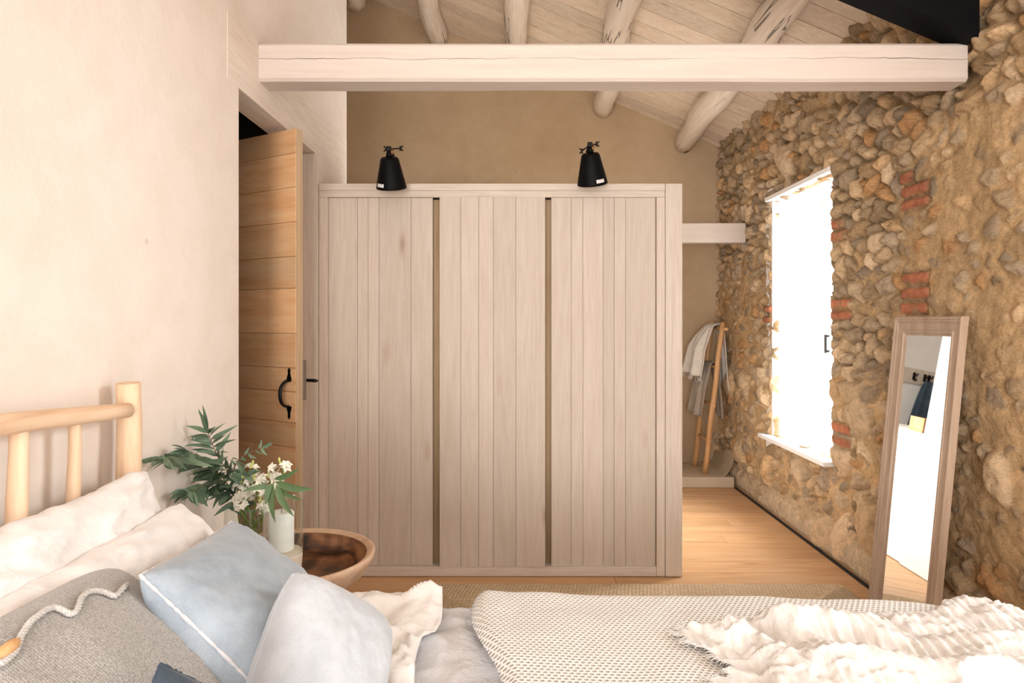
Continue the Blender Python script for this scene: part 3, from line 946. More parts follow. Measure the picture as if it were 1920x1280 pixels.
def hang_cloth(name, rung_f, y0, y1, front, back, mat, label, seed, fold=.02, thick=.018, fringe=0, spread=.2):
    a = fA.lerp(hA, rung_f)
    n, m = 60, 40
    P = np.zeros((n, m, 3))
    tot = front + back
    for i in range(n):
        s = -front + tot * i / (n - 1)                # arc length over the rung
        for j in range(m):
            f = j / (m - 1)
            y = y0 + (y1 - y0) * f
            hang = abs(s)
            r = thick + .010
            th = max(-math.pi / 2, min(math.pi / 2, s / r))
            dx = r * math.sin(th); dz = r * math.cos(th) - max(0, hang - r * math.pi / 2)
            w = min(1, hang / .16)
            fo = fold * w * (math.sin(f * 13 + seed + 4 * s) + .6 * math.sin(f * 23 + seed * 2 + s * 2))
            yy = y + .012 * math.sin(s * 9 + seed) * w
            base = a.x - .004 - (.0 if s > 0 else .012) * w
            lean = .10 * hang if s > 0 else -spread * (min(hang, .25) + .35 * max(0, hang - .25)) * (.55 + .45 * f)
            P[i, j] = (base + dx + lean + fo * (.35 if s > 0 else 1), yy, a.z + dz + .012)
            P[i, j, 2] += -.02 * w * math.sin(f * 3.1 + seed)
    o = grid_mesh(name, P, mat)
    sm = o.modifiers.new('thickness', 'SOLIDIFY'); sm.thickness = .006
    tag(o, label, 'throw' if fringe else 'towel')
    if fringe:
        mb = MB()
        for j in range(0, m, 1):
            p = Vector(P[0, j]); 
            q = p + Vector((rng.uniform(-.02, .01), rng.uniform(-.02, .02), -rng.uniform(.03, .06)))
            mb.tube([p, p.lerp(q, .5) + Vector((rng.uniform(-.01, .01), 0, 0)), q], .0022, 5)
        mb.build('fringe', mat, o)
    return o
t_ = NT('stone waffle towel'); v = t_.coord(); sx = t_.n('ShaderNodeSeparateXYZ', {'Vector': v})
wv = t_.math('MULTIPLY', t_.math('SINE', t_.math('MULTIPLY', sx.outputs[1], 420)), t_.math('SINE', t_.math('MULTIPLY', sx.outputs[2], 420)))
t_.set(color=t_.ramp(wv, [(.0, (.36, .30, .24)), (.6, (.50, .43, .355))]), rough=.95, normal=t_.bump(wv, .5, .004), spec=.1); M['towel'] = t_.m
hang_cloth('waffle_towel', .70, 6.20, 6.42, .50, .52, M['towel'], 'stone coloured waffle towel hanging low on the ladder', 1.0, .014, spread=.42)
hang_cloth('fringed_throw', .945, 6.185, 6.44, .50, .62, M['fringe'], 'cream fringed cotton throw over the top rung of the ladder', 2.2, .026, .03, fringe=1, spread=.66)

# ------------------------------------------------------------------ BED
bed = thing('bed', 'bed with a headboard of peeled pale branches against the plaster wall', 'bed')
HX = -1.055
def stick(name, pts, rad, mat, seed, seg=16, wob=.04):
    n = 18
    P = []
    R_ = []
    for i in range(n):
        f = i / (n - 1) * (len(pts) - 1)
        a = int(min(f, len(pts) - 2)); g = f - a
        P.append(Vector(pts[a]).lerp(Vector(pts[a + 1]), g) + Vector((0, .004 * math.sin(i * .9 + seed), 0)) * min(1, 4 * i / n))
        R_.append((rad[a] * (1 - g) + rad[a + 1] * g))
    return MB().tube(P, R_, seg, wob=wob, seed=seed)
mb = stick('post', [(HX, 1.872, .0), (HX, 1.868, .9), (HX, 1.866, 1.286)], [.036, .034, .0295], M['peeled'], 1)
mb.build('post', M['peeled'], bed)
stick('post', [(HX, .52, .0), (HX, .52, 1.32)], [.036, .032], M['peeled'], 2).build('post', M['peeled'], bed)
stick('top_rail', [(HX + .012, .50, 1.300), (HX + .012, 1.2, 1.256), (HX + .012, 1.842, 1.214)], [.031, .026, .019], M['peeled_y'], 3, wob=.03).build('top_rail', M['peeled_y'], bed)
for (y_, r_) in ((1.448, .0215), (1.633, .0165), (1.22, .02), (.98, .019), (.76, .02)):
    zt = 1.300 - (y_ - .5) * .064
    stick('spindle', [(HX, y_ + .01, .42), (HX, y_ + .004, .8), (HX, y_, zt - .012)], [r_ * 1.15, r_ * 1.1, r_ * .85], M['peeled'], int(y_ * 100)).build('spindle', M['peeled'], bed)
stick('bottom_rail', [(HX, .53, .42), (HX, 1.86, .42)], [.026, .026], M['peeled_y'], 9).build('bottom_rail', M['peeled_y'], bed)
MB().box((-1.0, .62, .20), (1.26, 1.92, .30), .01).build('bed_base', M['wardrobe_trim'], bed)
MB().box((-1.0, .60, .302), (1.29, 1.93, .555), .05, seg=4).build('mattress', M['pillow_white'], bed)
for (x_, y_) in ((1.18, .68), (1.18, 1.86), (-.94, .68), (-.94, 1.86)):
    MB().tube([(x_, y_, 0), (x_, y_, .2)], .03, 14).build('leg', M['peeled'], bed)

# bedding laid over the mattress: a rounded-rectangle sheet map
BX0, BX1, BY0, BY1, BR = -1.0, 1.42, .5, 2.035, .32
def lay(s, t, top, r=.06, grow=0.0):
    """(s, t) cloth coordinates -> points: flat on the bed, then rolling over its rounded rim"""
    x1, y1, y0 = BX1 + grow, BY1 + grow, BY0 - grow
    cx, cy = x1 - BR, None
    hx, hy = (x1 + 6) / 2, (y1 - y0) / 2
    mx, my = x1 - hx, (y1 + y0) / 2
    qx, qy = np.abs(s - mx) - (hx - BR), np.abs(t - my) - (hy - BR)
    ox, oy = np.maximum(qx, 0), np.maximum(qy, 0)
    ln = np.sqrt(ox ** 2 + oy ** 2) + 1e-9
    d = ln + np.minimum(np.maximum(qx, qy), 0) - BR
    nx = np.where((qx > 0) | (qy > 0), ox / ln, 0) * np.sign(s - mx)
    ny = np.where((qx > 0) | (qy > 0), oy / ln, 0) * np.sign(t - my)
    dp = np.maximum(d + r, 0)            # distance past the start of the roll
    th = np.minimum(dp / r, math.pi / 2)
    out = r * np.sin(th)
    X = np.where(dp > 0, s - nx * dp + nx * out, s)
    Yy = np.where(dp > 0, t - ny * dp + ny * out, t)
    Zz = top - r * (1 - np.cos(th)) - np.maximum(dp - r * math.pi / 2, 0)
    return X, Yy, Zz, dp, nx, ny

def cloth(name, s0, s1, t0, t1, ds, topf, mat, r=.06, grow=0, disp=None, edge=None):
    s = np.arange(s0, s1 + ds, ds); t = np.arange(t0, t1 + ds, ds)
    Sg, Tg = np.meshgrid(s, t, indexing='ij')
    S2, T2 = (edge(Sg, Tg) if edge else (Sg, Tg))
    X, Yy, Zz, dp, nx, ny = lay(S2, T2, topf(S2, T2), r, grow)
    if disp is not None:
        h = disp(S2, T2)
        w = np.clip(dp / (r * 1.57), 0, 1)
        Zz = Zz + h * (1 - w)
        X = X + nx * h * w; Yy = Yy + ny * h * w
    o = grid_mesh(name, np.stack([X, Yy, Zz], -1), mat)
    uv_from(o, S2, T2)
    return o

top0 = lambda s, t: .636 - .014 * s
def duvet_h(s, t):
    dip = .025 * np.exp(-((s + .28) / .15) ** 2 - ((t - 1.27) / .15) ** 2)
    return -.040 - dip + .028 * (fbm(s * 5 + 3, t * 5, 21, 3) - .5) + .012 * (1 - np.abs(2 * fbm(s * 9 - t * 7, t * 6 + s * 5, 27, 4) - 1)) ** 3 + .018 * np.abs(fbm(s * 11 + t * 5, t * 7 - s * 3, 24, 4) - .5) * 2
o = cloth('duvet', -1.0, 1.62, .2, 2.45, .016, top0, M['linen_grey'], .05, 0, duvet_h)
tag(o, 'pale grey linen duvet showing between white sheet and knitted blanket', 'duvet')

# waffle blanket, its head end wavy and thick
def blanket_edge(S_, T_):
    f = (S_ - S_.min()) / (S_.max() - S_.min())
    e0 = -.115 + .075 * sst(2.0, 1.45, T_) + .018 * np.sin(T_ * 9 + 1)
    return e0 + f * (1.95 - e0), T_
def blanket_h(s, t):
    e0 = -.115 + .075 * sst(2.0, 1.45, t) + .018 * np.sin(t * 9 + 1)
    lip = sst(0, .035, s - e0)
    return -.010 + .022 * lip ** .6 + .022 * (fbm(s * 3 + 9, t * 3, 31, 3) - .5) + .004 * np.sin((s - e0) * 34) * np.exp(-((s - e0) / .16) ** 2) * sst(1.3, 2.0, t)
blanket_top = lambda s, t: .653 - .020 * s
o = cloth('waffle_blanket', -.12, 1.95, .2, 2.42, .012, blanket_top, M['waffle'], .08, .018, blanket_h, blanket_edge)
tag(o, 'cream waffle knit blanket covering the foot half of the bed', 'blanket')
sm = o.modifiers.new('thickness', 'SOLIDIFY'); sm.thickness = .012; sm.offset = -1

# white sheet turned back and rumpled
def sheet_edge(S_, T_):
    f = (S_ - S_.min()) / (S_.max() - S_.min())
    e1 = -.212 + .012 * np.sin(T_ * 11) - .02 * sst(1.85, 1.7, T_) + .02 * sst(1.7, 1.5, T_)
    return -.82 + f * (e1 + .82), T_
def sheet_h(s, t):
    a = fbm(s * 4 + t * 2.5, t * 4 - s, 41, 3)
    rid = 1 - np.abs(2 * fbm(s * 5.5 + 1.5 * t + .4, t * 5 - 2.2 * s, 43, 3) - 1)
    f2 = 1 - np.abs(2 * fbm(s * 12 - t * 5, t * 9 + s * 4, 47, 3) - 1)
    edge_roll = .014 * np.exp(-((s + .275 + .03 * np.sin(t * 8)) / .035) ** 2)
    return .012 + .030 * rid ** 4 + .014 * f2 ** 3 + .02 * (a - .5) + edge_roll * sst(1.4, 1.7, t) - .01 * sst(-.235, -.215, s)
o = cloth('linen_sheet', -.82, -.2, .4, 2.22, .009, lambda s, t: .634 - .02 * np.exp(-((s + .28) / .15) ** 2 - ((t - 1.27) / .15) ** 2), M['linen_white'], .05, .012, sheet_h, sheet_edge)
tag(o, 'rumpled white linen sheet turned back beside the grey cushions', 'sheet')
sm = o.modifiers.new('thickness', 'SOLIDIFY'); sm.thickness = .004; sm.offset = -1

# muslin throw heaped on the foot end
def throw_edge(S_, T_):
    f = (S_ - S_.min()) / (S_.max() - S_.min()); g = (T_ - T_.min()) / (T_.max() - T_.min())
    l = .50 - .04 * np.sin(T_ * 15) - .05 * sst(1.6, 1.84, T_) + .05 * sst(1.6, 1.4, T_) + .012 * np.sin(T_ * 70)
    s = l + f * (1.9 - l)
    tt = 1.80 + .015 * np.sin(s * 21) + .012 * np.sin(s * 47) + .07 * sst(.86, 1.05, s) + .25 * sst(1.08, 1.5, s) - .05 * sst(.62, .5, s)
    return s, .9 + g * (tt - .9)
def throw_h(s, t):
    wq = .07 * (fbm(s * 4, t * 4, 51, 3) - .5)
    r1 = np.exp(-((t - 1.70 + .10 * (s - .75) + wq * .4) / .055) ** 2) * sst(.60, .67, s) * sst(.98, .88, s) * .050
    r2 = np.exp(-((t - 1.50 + .10 * (s - .8) + wq) / .055) ** 2) * sst(.60, .72, s) * .042
    r3 = np.exp(-((s - .545 - .5 * (1.7 - t) + wq) / .038) ** 2) * .034
    r4 = np.exp(-((t - 1.63 - .12 * (s - 1.1) + wq) / .05) ** 2) * sst(.85, 1.0, s) * .032
    r5 = np.exp(-((s - .62 - .25 * (1.7 - t)) / .03) ** 2) * -.015
    rid = (1 - np.abs(2 * fbm(s * 5 - t * 3, t * 9 + s * 2, 53, 3) - 1)) ** 3
    fine = (1 - np.abs(2 * fbm(s * 30, t * 9 + s * 6, 57, 3) - 1)) ** 2
    fine2 = (1 - np.abs(2 * fbm(s * 40 + t * 10, t * 16 - s * 6, 59, 2) - 1)) ** 2
    h = .010 + r1 + r2 + .6 * r3 + r4 + r5 + .028 * rid + .007 * fine + .002 * fine2 + .0032 * np.sin(s * 230 + 14 * fbm(s * 4, t * 5, 63, 3) + 5 * t) * (.35 + fbm(s * 5, t * 5, 65, 2))
    l = .50 - .04 * np.sin(t * 15) - .05 * sst(1.6, 1.84, t) + .05 * sst(1.6, 1.4, t)
    tt = 1.80 + .015 * np.sin(s * 21) + .07 * sst(.86, 1.05, s) + .25 * sst(1.08, 1.5, s) - .05 * sst(.62, .5, s)
    b = sst(-.005, .03, np.minimum(s - l, tt - t))
    return h * (.35 + .65 * b)
o = cloth('muslin_throw', .45, 1.9, .9, 2.3, .0055, lambda s, t: blanket_top(s, t) + .006 + blanket_h(s, t), M['muslin'], .085, .034, throw_h, throw_edge)
tag(o, 'crinkled white muslin throw heaped on the foot of the bed', 'throw')
sm = o.modifiers.new('thickness', 'SOLIDIFY'); sm.thickness = .004; sm.offset = -1
# frayed hem
me = o.data
nS = len(np.arange(.45, 1.9 + .0055, .0055)); nT = len(me.vertices) // nS
mb = MB()
for j in range(nT // 3, nT, 1):
    p = me.vertices[j].co
    for _ in range(1):
        q = p + Vector((-rng.uniform(.008, .022), rng.uniform(-.008, .008), -rng.uniform(0, .006)))
        mb.tube([p, p.lerp(q, .5) + Vector((0, rng.uniform(-.003, .003), .003)), q], .0011, 4)
mb.build('frayed_hem', M['muslin'], o)

# ------------------------------------------------------------------ PILLOWS
def pillow(name, c, eu, ev, w, h, th, mat, label, seed, pinch=.06, wr=.006, crown=.42, n=56, sag=0.0, seam=None, seam_r=.003, cat='cushion', group=None, edgew=0.0, rnd=.02, back=None):
    eu = Vector(eu).normalized(); ev = Vector(ev); ev = (ev - eu * ev.dot(eu)).normalized()
    en = eu.cross(ev).normalized()
    if en.z < 0: en = -en
    q = np.linspace(-1, 1, n)
    q = np.sign(q) * (1 - (1 - np.abs(q)) ** 1.25)
    Uq, Vq = np.meshgrid(q, q, indexing='ij')
    au, av = np.abs(Uq), np.abs(Vq)
    px_ = w / 2 * Uq * (1 - pinch * (1 - Vq ** 2) * au ** 2)
    py_ = h / 2 * Vq * (1 - pinch * (1 - Uq ** 2) * av ** 2)
    rf = 1 - rnd * (au * av) ** 3
    px_ = px_ * rf; py_ = py_ * rf
    if edgew:
        px_ = px_ + edgew * (fbm(Vq * 5 + seed, Uq * 2, seed) - .5) * au ** 3
        py_ = py_ + edgew * (fbm(Uq * 5 + seed, Vq * 2 + 7, seed) - .5) * av ** 3
    T = th / 2 * np.maximum((1 - Uq ** 2) * (1 - Vq ** 2), 0) ** crown
    lump = 1 + .22 * (fbm(Uq * 2 + seed, Vq * 2, seed, 3) - .5)
    # wrinkles fan out from the corners and edges
    ang = np.arctan2(np.minimum(1 - av, 1), np.minimum(1 - au, 1) + 1e-3)
    rad = np.sqrt((1 - au) ** 2 + (1 - av) ** 2)
    wk = (fbm(ang * 5 + 10 * (Uq > 0) + 20 * (Vq > 0) + seed, rad * 1.2, seed + 3, 3) - .5) * np.exp(-rad * 1.2)
    wk2 = (1 - np.abs(2 * fbm(Uq * 3 + Vq * 2 + seed, Vq * 3.5 - Uq, seed + 5, 4) - 1)) ** 3 - .25
    sh = np.minimum(1, 6 * np.minimum(1 - au, 1 - av))
    P2 = []
    for sg in (1, -1):
        z = sg * T * lump + wr * (2.2 * wk + .9 * wk2) * sh * (1 if sg > 0 else .3)
        z = z - sag * (Uq ** 2) * 0
        pts = np.array(c)[None, None] + px_[..., None] * np.array(eu) + py_[..., None] * np.array(ev) + z[..., None] * np.array(en)
        if back is not None and sg < 0:
            k_ = (T / (th / 2))[..., None]
            pts = pts + k_ * (np.array(eu) * back[0] + np.array(ev) * back[1] - np.array(en) * back[2])
        P2.append(pts)
    nn = n
    verts = P2[0].reshape(-1, 3).tolist()
    idx2 = -np.ones((n, n), int)
    for i in range(n):
        for j in range(n):
            if i in (0, n - 1) or j in (0, n - 1):
                idx2[i, j] = i * n + j
            else:
                idx2[i, j] = len(verts); verts.append(P2[1][i, j].tolist())
    faces = []
    for i in range(n - 1):
        for j in range(n - 1):
            faces.append((i * n + j, (i + 1) * n + j, (i + 1) * n + j + 1, i * n + j + 1))
            faces.append((idx2[i, j], idx2[i, j + 1], idx2[i + 1, j + 1], idx2[i + 1, j]))
    me = bpy.data.meshes.new(name)
    me.from_pydata(verts, [], [tuple(int(a) for a in f) for f in faces])
    me.polygons.foreach_set('use_smooth', [True] * len(faces))
    uvl = me.uv_layers.new(name='UVMap')
    fu = list((px_ * 1.0).reshape(-1)); fv = list(py_.reshape(-1))
    for i in range(n):
        for j in range(n):
            pass
    vu = np.zeros((len(verts), 2))
    vu[:n * n, 0] = px_.reshape(-1); vu[:n * n, 1] = py_.reshape(-1)
    inn = idx2.reshape(-1)
    vu[inn, 0] = px_.reshape(-1); vu[inn, 1] = py_.reshape(-1)
    li = np.zeros(len(me.loops), np.int32); me.loops.foreach_get('vertex_index', li)
    uvl.data.foreach_set('uv', (vu[li] * 2.0).astype(np.float32).reshape(-1))
    me.update()
    o = link(name, me, mat)
    bm = bmesh.new(); bm.from_mesh(me); bmesh.ops.recalc_face_normals(bm, faces=bm.faces); bm.to_mesh(me); bm.free()
    tag(o, label, cat, group)
    if seam is not None:
        b = [P2[0][i, 0] for i in range(n)] + [P2[0][n - 1, j] for j in range(1, n)] + [P2[0][i, n - 1] for i in range(n - 2, -1, -1)] + [P2[0][0, j] for j in range(n - 2, 0, -1)]
        MB().tube([Vector(p) for p in b], [seam_r * (1 + .35 * math.sin(i * 1.9 + math.sin(i * .7) * 2)) for i in range(len(b))], 7, closed=True).build('seam', seam, o)
    return o

Yd = Vector((0, 1, 0))
slope = lambda a: Vector((math.cos(a), 0, -math.sin(a)))     # down and away from the headboard
a70, a45 = math.radians(66), math.radians(45)
# white pillow standing against the headboard
pillow('bed_pillow', Vector((-.935, 1.455, .850)), Yd, slope(math.radians(72)), .80, .44, .14, M['pillow_white'], 'plump white pillow standing against the branch headboard', 3, .05, .018, .40, cat='pillow', edgew=.02)
# white pillow reclining on it
cB = Vector((-.770, 1.465, .815))
pillow('bed_pillow', cB, Yd, slope(a45), .80, .42, .14, M['pillow_white'], 'white pillow lying in front of the standing one, behind the blue cushion', 8, .05, .016, .40, cat='pillow', edgew=.015)
# grey knitted cushion
cC = EYE + (Vector((-.610, 1.060, .845)) - EYE) * 1.06
oC = pillow('knit_cushion', cC, (-.02, 1, -.05), slope(a45), .53, .50, .17, M['knit_grey'], 'grey marl knitted cushion with wavy rope edged flap', 12, .04, .004, .42, rnd=.11)
# stonewashed blue cushion
P1, P2_, P3 = at(425, 984, 1.72), at(238, 1094, 1.20), at(590, 1372, 1.29)
pillow('blue_cushion', (P1 + P3) / 2, P1 - P2_, P3 - P2_, (P1 - P2_).length, (P3 - P2_).length, .16, M['blue'], 'faded blue cotton cushion with pale frayed seam leaning on white pillow', 17, .05, .006, .45, seam=M['seam_light'], seam_r=.0034, back=(-.075, .0, .02))
# pale grey cushion, tip up
h_ = Vector((.5, .87, 0)); s_ = Vector((.435, -.25, -.87))
er, el = (h_ + s_).normalized(), (s_ - h_).normalized()
T_ = at(545, 1062, 1.40)
pillow('grey_cushion', T_ + er * .140 + el * .16, er, el, .285, .33, .16, M['lightgrey'], 'pale grey linen cushion standing tip up in front of the blue one', 23, .0, .004, .40, seam=M['lightgrey'], seam_r=.0025, rnd=.10)
# navy cushion, only its corner shows
T_ = at(300, 1240, 1.0)
pillow('navy_cushion', T_ + er * .12 + el * .13, er, el, .24, .26, .09, M['navy'], 'dark navy cushion corner in front of the grey knitted cushion', 29, .05, .006, .45, seam=M['navy'], seam_r=.003)

# rope trim and toggles of the knitted cushion, laid on its face
bm = bmesh.new(); bm.from_mesh(oC.data); bvh = BVHTree.FromBMesh(bm)
trim = [(236, 1100), (228, 1108), (213, 1125), (197, 1117), (180, 1113), (163, 1115), (150, 1125), (144, 1140), (140, 1153), (130, 1158), (115, 1150), (100, 1144), (85, 1149), (70, 1159), (56, 1170), (45, 1182), (36, 1197), (30, 1212), (24, 1228), (12, 1240), (0, 1249), (-25, 1256), (-50, 1262)]
pts = []
for (x_, y_) in trim:
    d_ = (at(x_, y_, 1.0) - EYE).normalized()
    hit = bvh.ray_cast(EYE, d_)
    if hit[0] is not None:
        pts.append(hit[0] + hit[1] * .006 * (1 if hit[1].dot(d_) < 0 else -1))
bm.free()
fine = []
for i in range(len(pts) - 1):
    for j in range(6):
        fine.append(pts[i].lerp(pts[i + 1], j / 6))
for _ in range(3):
    fine = [fine[0]] + [(fine[i - 1] + fine[i] * 2 + fine[i + 1]) / 4 for i in range(1, len(fine) - 1)] + [fine[-1]]
if len(fine) > 4:
    mb = MB()
    for ph in (0, 2.1, 4.2):
        q = []
        for i, p in enumerate(fine):
            t_d = (fine[min(i + 1, len(fine) - 1)] - fine[max(i - 1, 0)]).normalized()
            n1 = Vector((.7, 0, .7)); n1 = (n1 - t_d * n1.dot(t_d)).normalized(); n2 = t_d.cross(n1)
            a = i * .9 + ph
            q.append(p + n1 * (.0026 * math.cos(a)) + n2 * (.0026 * math.sin(a)))
        mb.tube(q, .0031, 7)
    t = NT('pale marl rope'); t.set(color=t.ramp(t.noise(t.coord(), 300, 2), [(.3, (.42, .40, .37)), (.7, (.62, .60, .57))]), rough=.95); M['rope'] = t.m
    mb.build('rope_trim', M['rope'], oC)
    d_ = (at(8, 1226, 1.0) - EYE).normalized(); hit = bvh.ray_cast(EYE, d_)
    if hit[0] is not None:
        c_ = hit[0] + Vector((.5, 0, .7)) * .012
        MB().tube([c_ + Vector((-.004, -.028, -.006)), c_ + Vector((-.002, -.014, -.002)), c_ + Vector((0, 0, 0)), c_ + Vector((.001, .012, .002)), c_ + Vector((.002, .018, .004))], [.003, .0085, .0095, .008, .003], 12).build('toggle', M['ladder'], oC)

# ------------------------------------------------------------------ SIDE TABLE: walnut bowl top
BC = Vector((-.80, 2.42, 0)); RZ = .634
tb = thing('side_table', 'round side table with a dished dark walnut bowl top', 'side table', loc=(0, 0, 0))
R0 = .30
outer = [(0, .505), (.14, .505), (.20, .515), (.262, .558), (.296, .612), (R0, .630), (R0 - .004, RZ)]
inner = [(R0 - .004, RZ), (R0 - .012, RZ + .001), (R0 - .030, .622), (.245, .588), (.215, .566), (.18, .557), (.0, .555)]
MT = Matrix.Translation(BC)
MB().lathe(outer + [(R0 - .012, RZ + .001), (R0 - .030, .624)], 72, MT).build('bowl_rim', M['sapwood'], tb)
MB().lathe([(R0 - .030, .624)] + inner[3:], 72, MT).build('bowl_dish', M['walnut'], tb)
MB().lathe([(0, .002), (.15, .002), (.15, .03), (.06, .06), (.045, .25), (.06, .46), (.12, .504), (0, .504)], 40, MT).build('pedestal', M['sapwood'], tb)

# candle lantern
LC = at(531, 1000, 2.32); LC.z = .5575
ln = thing('candle_lantern', 'glass candle lantern on a pale wood base beside the flowers', 'lantern')
ML = Matrix.Translation(LC)
MB().lathe([(0, 0), (.058, 0), (.062, .01), (.060, .06), (.063, .10), (.064, .118), (.058, .122), (.0, .120)], 44, ML).build('lantern_base', M['candlebase'], ln)
g0, g1 = .112, .325
MB().lathe([(.0645, g0), (.0655, g0 + .02), (.0655, g1 - .01), (.064, g1), (.0625, g1), (.0635, g1 - .01), (.0635, g0 + .02), (.0645, g0)], 56, ML).build('glass_cylinder', M['glass'], ln)
cd = thing('pillar_candle', 'thick white pillar candle inside the glass lantern', 'candle')
MC = Matrix.Translation(LC + Vector((-.006, 0, .1225)))
MB().lathe([(0, 0), (.0395, 0), (.041, .003), (.041, .124), (.038, .129), (.02, .126), (0, .124)], 40, MC).build('wax', M['wax'], cd)
MB().tube([MC @ Vector((0, 0, .122)), MC @ Vector((.001, 0, .138))], .0012, 6).build('wick', M['wick'], cd)

# glass vase
VC = at(463, 980, 2.44); VC.z = .5585
va = MB().lathe([(0, 0), (.070, 0), (.076, .006), (.0765, .02), (.0765, .236), (.075, .240), (.0735, .236), (.0735, .02), (.066, .012), (0, .012)], 56, Matrix.Translation(VC)).build('glass_vase', M['glass'])
tag(va, 'clear glass cylinder vase holding eucalyptus and white flowers', 'vase')

# ------------------------------------------------------------------ FOLIAGE AND FLOWERS
def leaf_into(mb, base, dirv, L, W, curl, roll, up=Vector((0, 0, 1))):
    d = dirv.normalized()
    sd = d.cross(up)
    if sd.length < .05: sd = d.cross(Vector((1, 0, 0)))
    sd.normalize(); nn = sd.cross(d).normalized()
    sd, nn = sd * math.cos(roll) + nn * math.sin(roll), nn * math.cos(roll) - sd * math.sin(roll)
    n = 8
    vs, fs = [], []
    for i in range(n):
        f = i / (n - 1)
        w = W * .5 * (math.sin(math.pi * min(1, f ** .72)) ** .85) * (1 - .25 * f) + .0006
        c = base + d * (L * f) + nn * (-curl * L * f * f) + sd * (.06 * L * math.sin(f * 3))
        tri = [c - sd * w + nn * w * .35, c, c + sd * w + nn * w * .35]
        for q in tri: q.x = max(q.x, XL + .008)
        vs += tri
    for i in range(n - 1):
        for k in (0, 1):
            fs.append((3 * i + k, 3 * i + k + 1, 3 * i + 4 + k, 3 * i + 3 + k))
    mb.add(vs, fs, True)

def spline(pts, n):
    pts = [Vector(p) for p in pts]
    out = []
    m = len(pts)
    for i in range(n):
        f = i / (n - 1) * (m - 1); a = min(int(f), m - 2); g = f - a
        p0, p1, p2, p3 = pts[max(a - 1, 0)], pts[a], pts[a + 1], pts[min(a + 2, m - 1)]
        out.append(.5 * ((2 * p1) + (p2 - p0) * g + (2 * p0 - 5 * p1 + 4 * p2 - p3) * g * g + (3 * p1 - p0 - 3 * p2 + p3) * g ** 3))
    return out

BASE = VC + Vector((0, 0, .025))
def branch(label, px, nleaf, L, W, mat, twig, start=.35, seed=1, droop=.3, d0=2.43, d1=2.33, tip=True, spread=1.0):
    r = random.Random(seed)
    st = [BASE + Vector((r.uniform(-.03, .03), r.uniform(-.03, .03), 0))]
    mid = VC + Vector((r.uniform(-.045, .045), r.uniform(-.04, .04), .17))
    st.append(mid)
    for i, (x, y) in enumerate(px):
        f = (i + 1) / len(px)
        st.append(at(x, y, min(d0 + (d1 - d0) * f, 1.055 * FPX / (CX - x))))
    sp = spline(st, 46)
    t = thing('eucalyptus_branch', label, 'branch', 'greenery in the glass vase')
    MB().tube(sp, [.0028 - .0018 * i / 45 for i in range(46)], 6).build('stem', twig, t)
    mb = MB()
    for k in range(nleaf):
        f = start + (1 - start) * (k + .5) / nleaf
        i = min(int(f * 45), 44)
        p = sp[i]; tg = (sp[i + 1] - sp[i]).normalized()
        sd = tg.cross(Vector((0, -1, 0))).normalized() * (1 if k % 2 else -1)
        dv = tg * r.uniform(.3, .9) + sd * r.uniform(.5, 1.0) * spread + Vector((0, r.uniform(-.8, .3), -droop * r.uniform(.2, 1.2)))
        leaf_into(mb, p, dv, L * r.uniform(.7, 1.15), W * r.uniform(.8, 1.15), r.uniform(-.1, .35), r.uniform(-.9, .9), Vector((0, -.8, .6)))
    if tip:
        for _ in range(3):
            dv = (sp[-1] - sp[-3]).normalized() + Vector((r.uniform(-.5, .5), r.uniform(-.4, .3), r.uniform(-.4, .4)))
            leaf_into(mb, sp[-1], dv, L * r.uniform(.7, 1.1), W * .9, .1, r.uniform(-.6, .6), Vector((0, -.8, .6)))
    mb.build('leaves', mat, t)
    return t
branch('eucalyptus branch reaching farthest toward the headboard', [(440, 930), (415, 893), (375, 866), (338, 858), (306, 860)], 34, .100, .0195, M['leaf'], M['twig'], .42, 3)
branch('eucalyptus branch rising highest against the plaster wall', [(455, 930), (432, 890), (408, 855), (396, 825), (388, 808)], 28, .090, .018, M['leaf'], M['twig_red'], .40, 5, .1)
branch('eucalyptus branch with round leaves drooping low beside the pillow', [(440, 940), (415, 918), (390, 910), (370, 915), (352, 922)], 34, .066, .026, M['leaf'], M['twig'], .38, 8, .8)
branch('thick leafy eucalyptus branch in the middle of the bunch', [(450, 945), (425, 915), (405, 885), (380, 862), (355, 848)], 32, .088, .020, M['leaf'], M['twig'], .36, 12, .3)
branch('thin wispy eucalyptus twig in front of the oak door', [(450, 930), (437, 893), (447, 862), (470, 848), (492, 838)], 12, .036, .010, M['leaf'], M['twig_red'], .5, 15, .3, tip=True)
branch('short eucalyptus sprig behind the white flowers', [(455, 950), (448, 925), (455, 905), (462, 890)], 16, .062, .022, M['leaf'], M['twig'], .3, 18, .4)
# sprig of long leaves leaning right over the lantern
r = random.Random(4)
t = thing('eucalyptus_branch', 'sprig of long leaves leaning over the candle lantern', 'branch', 'greenery in the glass vase')
sp = spline([BASE + Vector((.02, 0, 0)), VC + Vector((.045, -.02, .18)), at(505, 925, 2.26), at(514, 902, 2.20)], 30)
MB().tube(sp, [.003 - .001 * i / 29 for i in range(30)], 6).build('stem', M['twig'], t)
mb = MB()
for (bx_, by_, ex_, ey_, W_) in [(516, 903, 587, 917, .027), (512, 905, 514, 980, .028), (518, 908, 550, 968, .027), (514, 898, 560, 878, .018), (520, 912, 565, 938, .018), (508, 912, 453, 922, .018), (508, 905, 500, 945, .02)]:
    a, b = at(bx_, by_, 2.20), at(ex_, ey_, 2.17)
    leaf_into(mb, a, b - a, (b - a).length, W_, .06, r.uniform(-.35, .35), Vector((0, -1, .15)))
mb.build('leaves', M['leaf_light'], t)

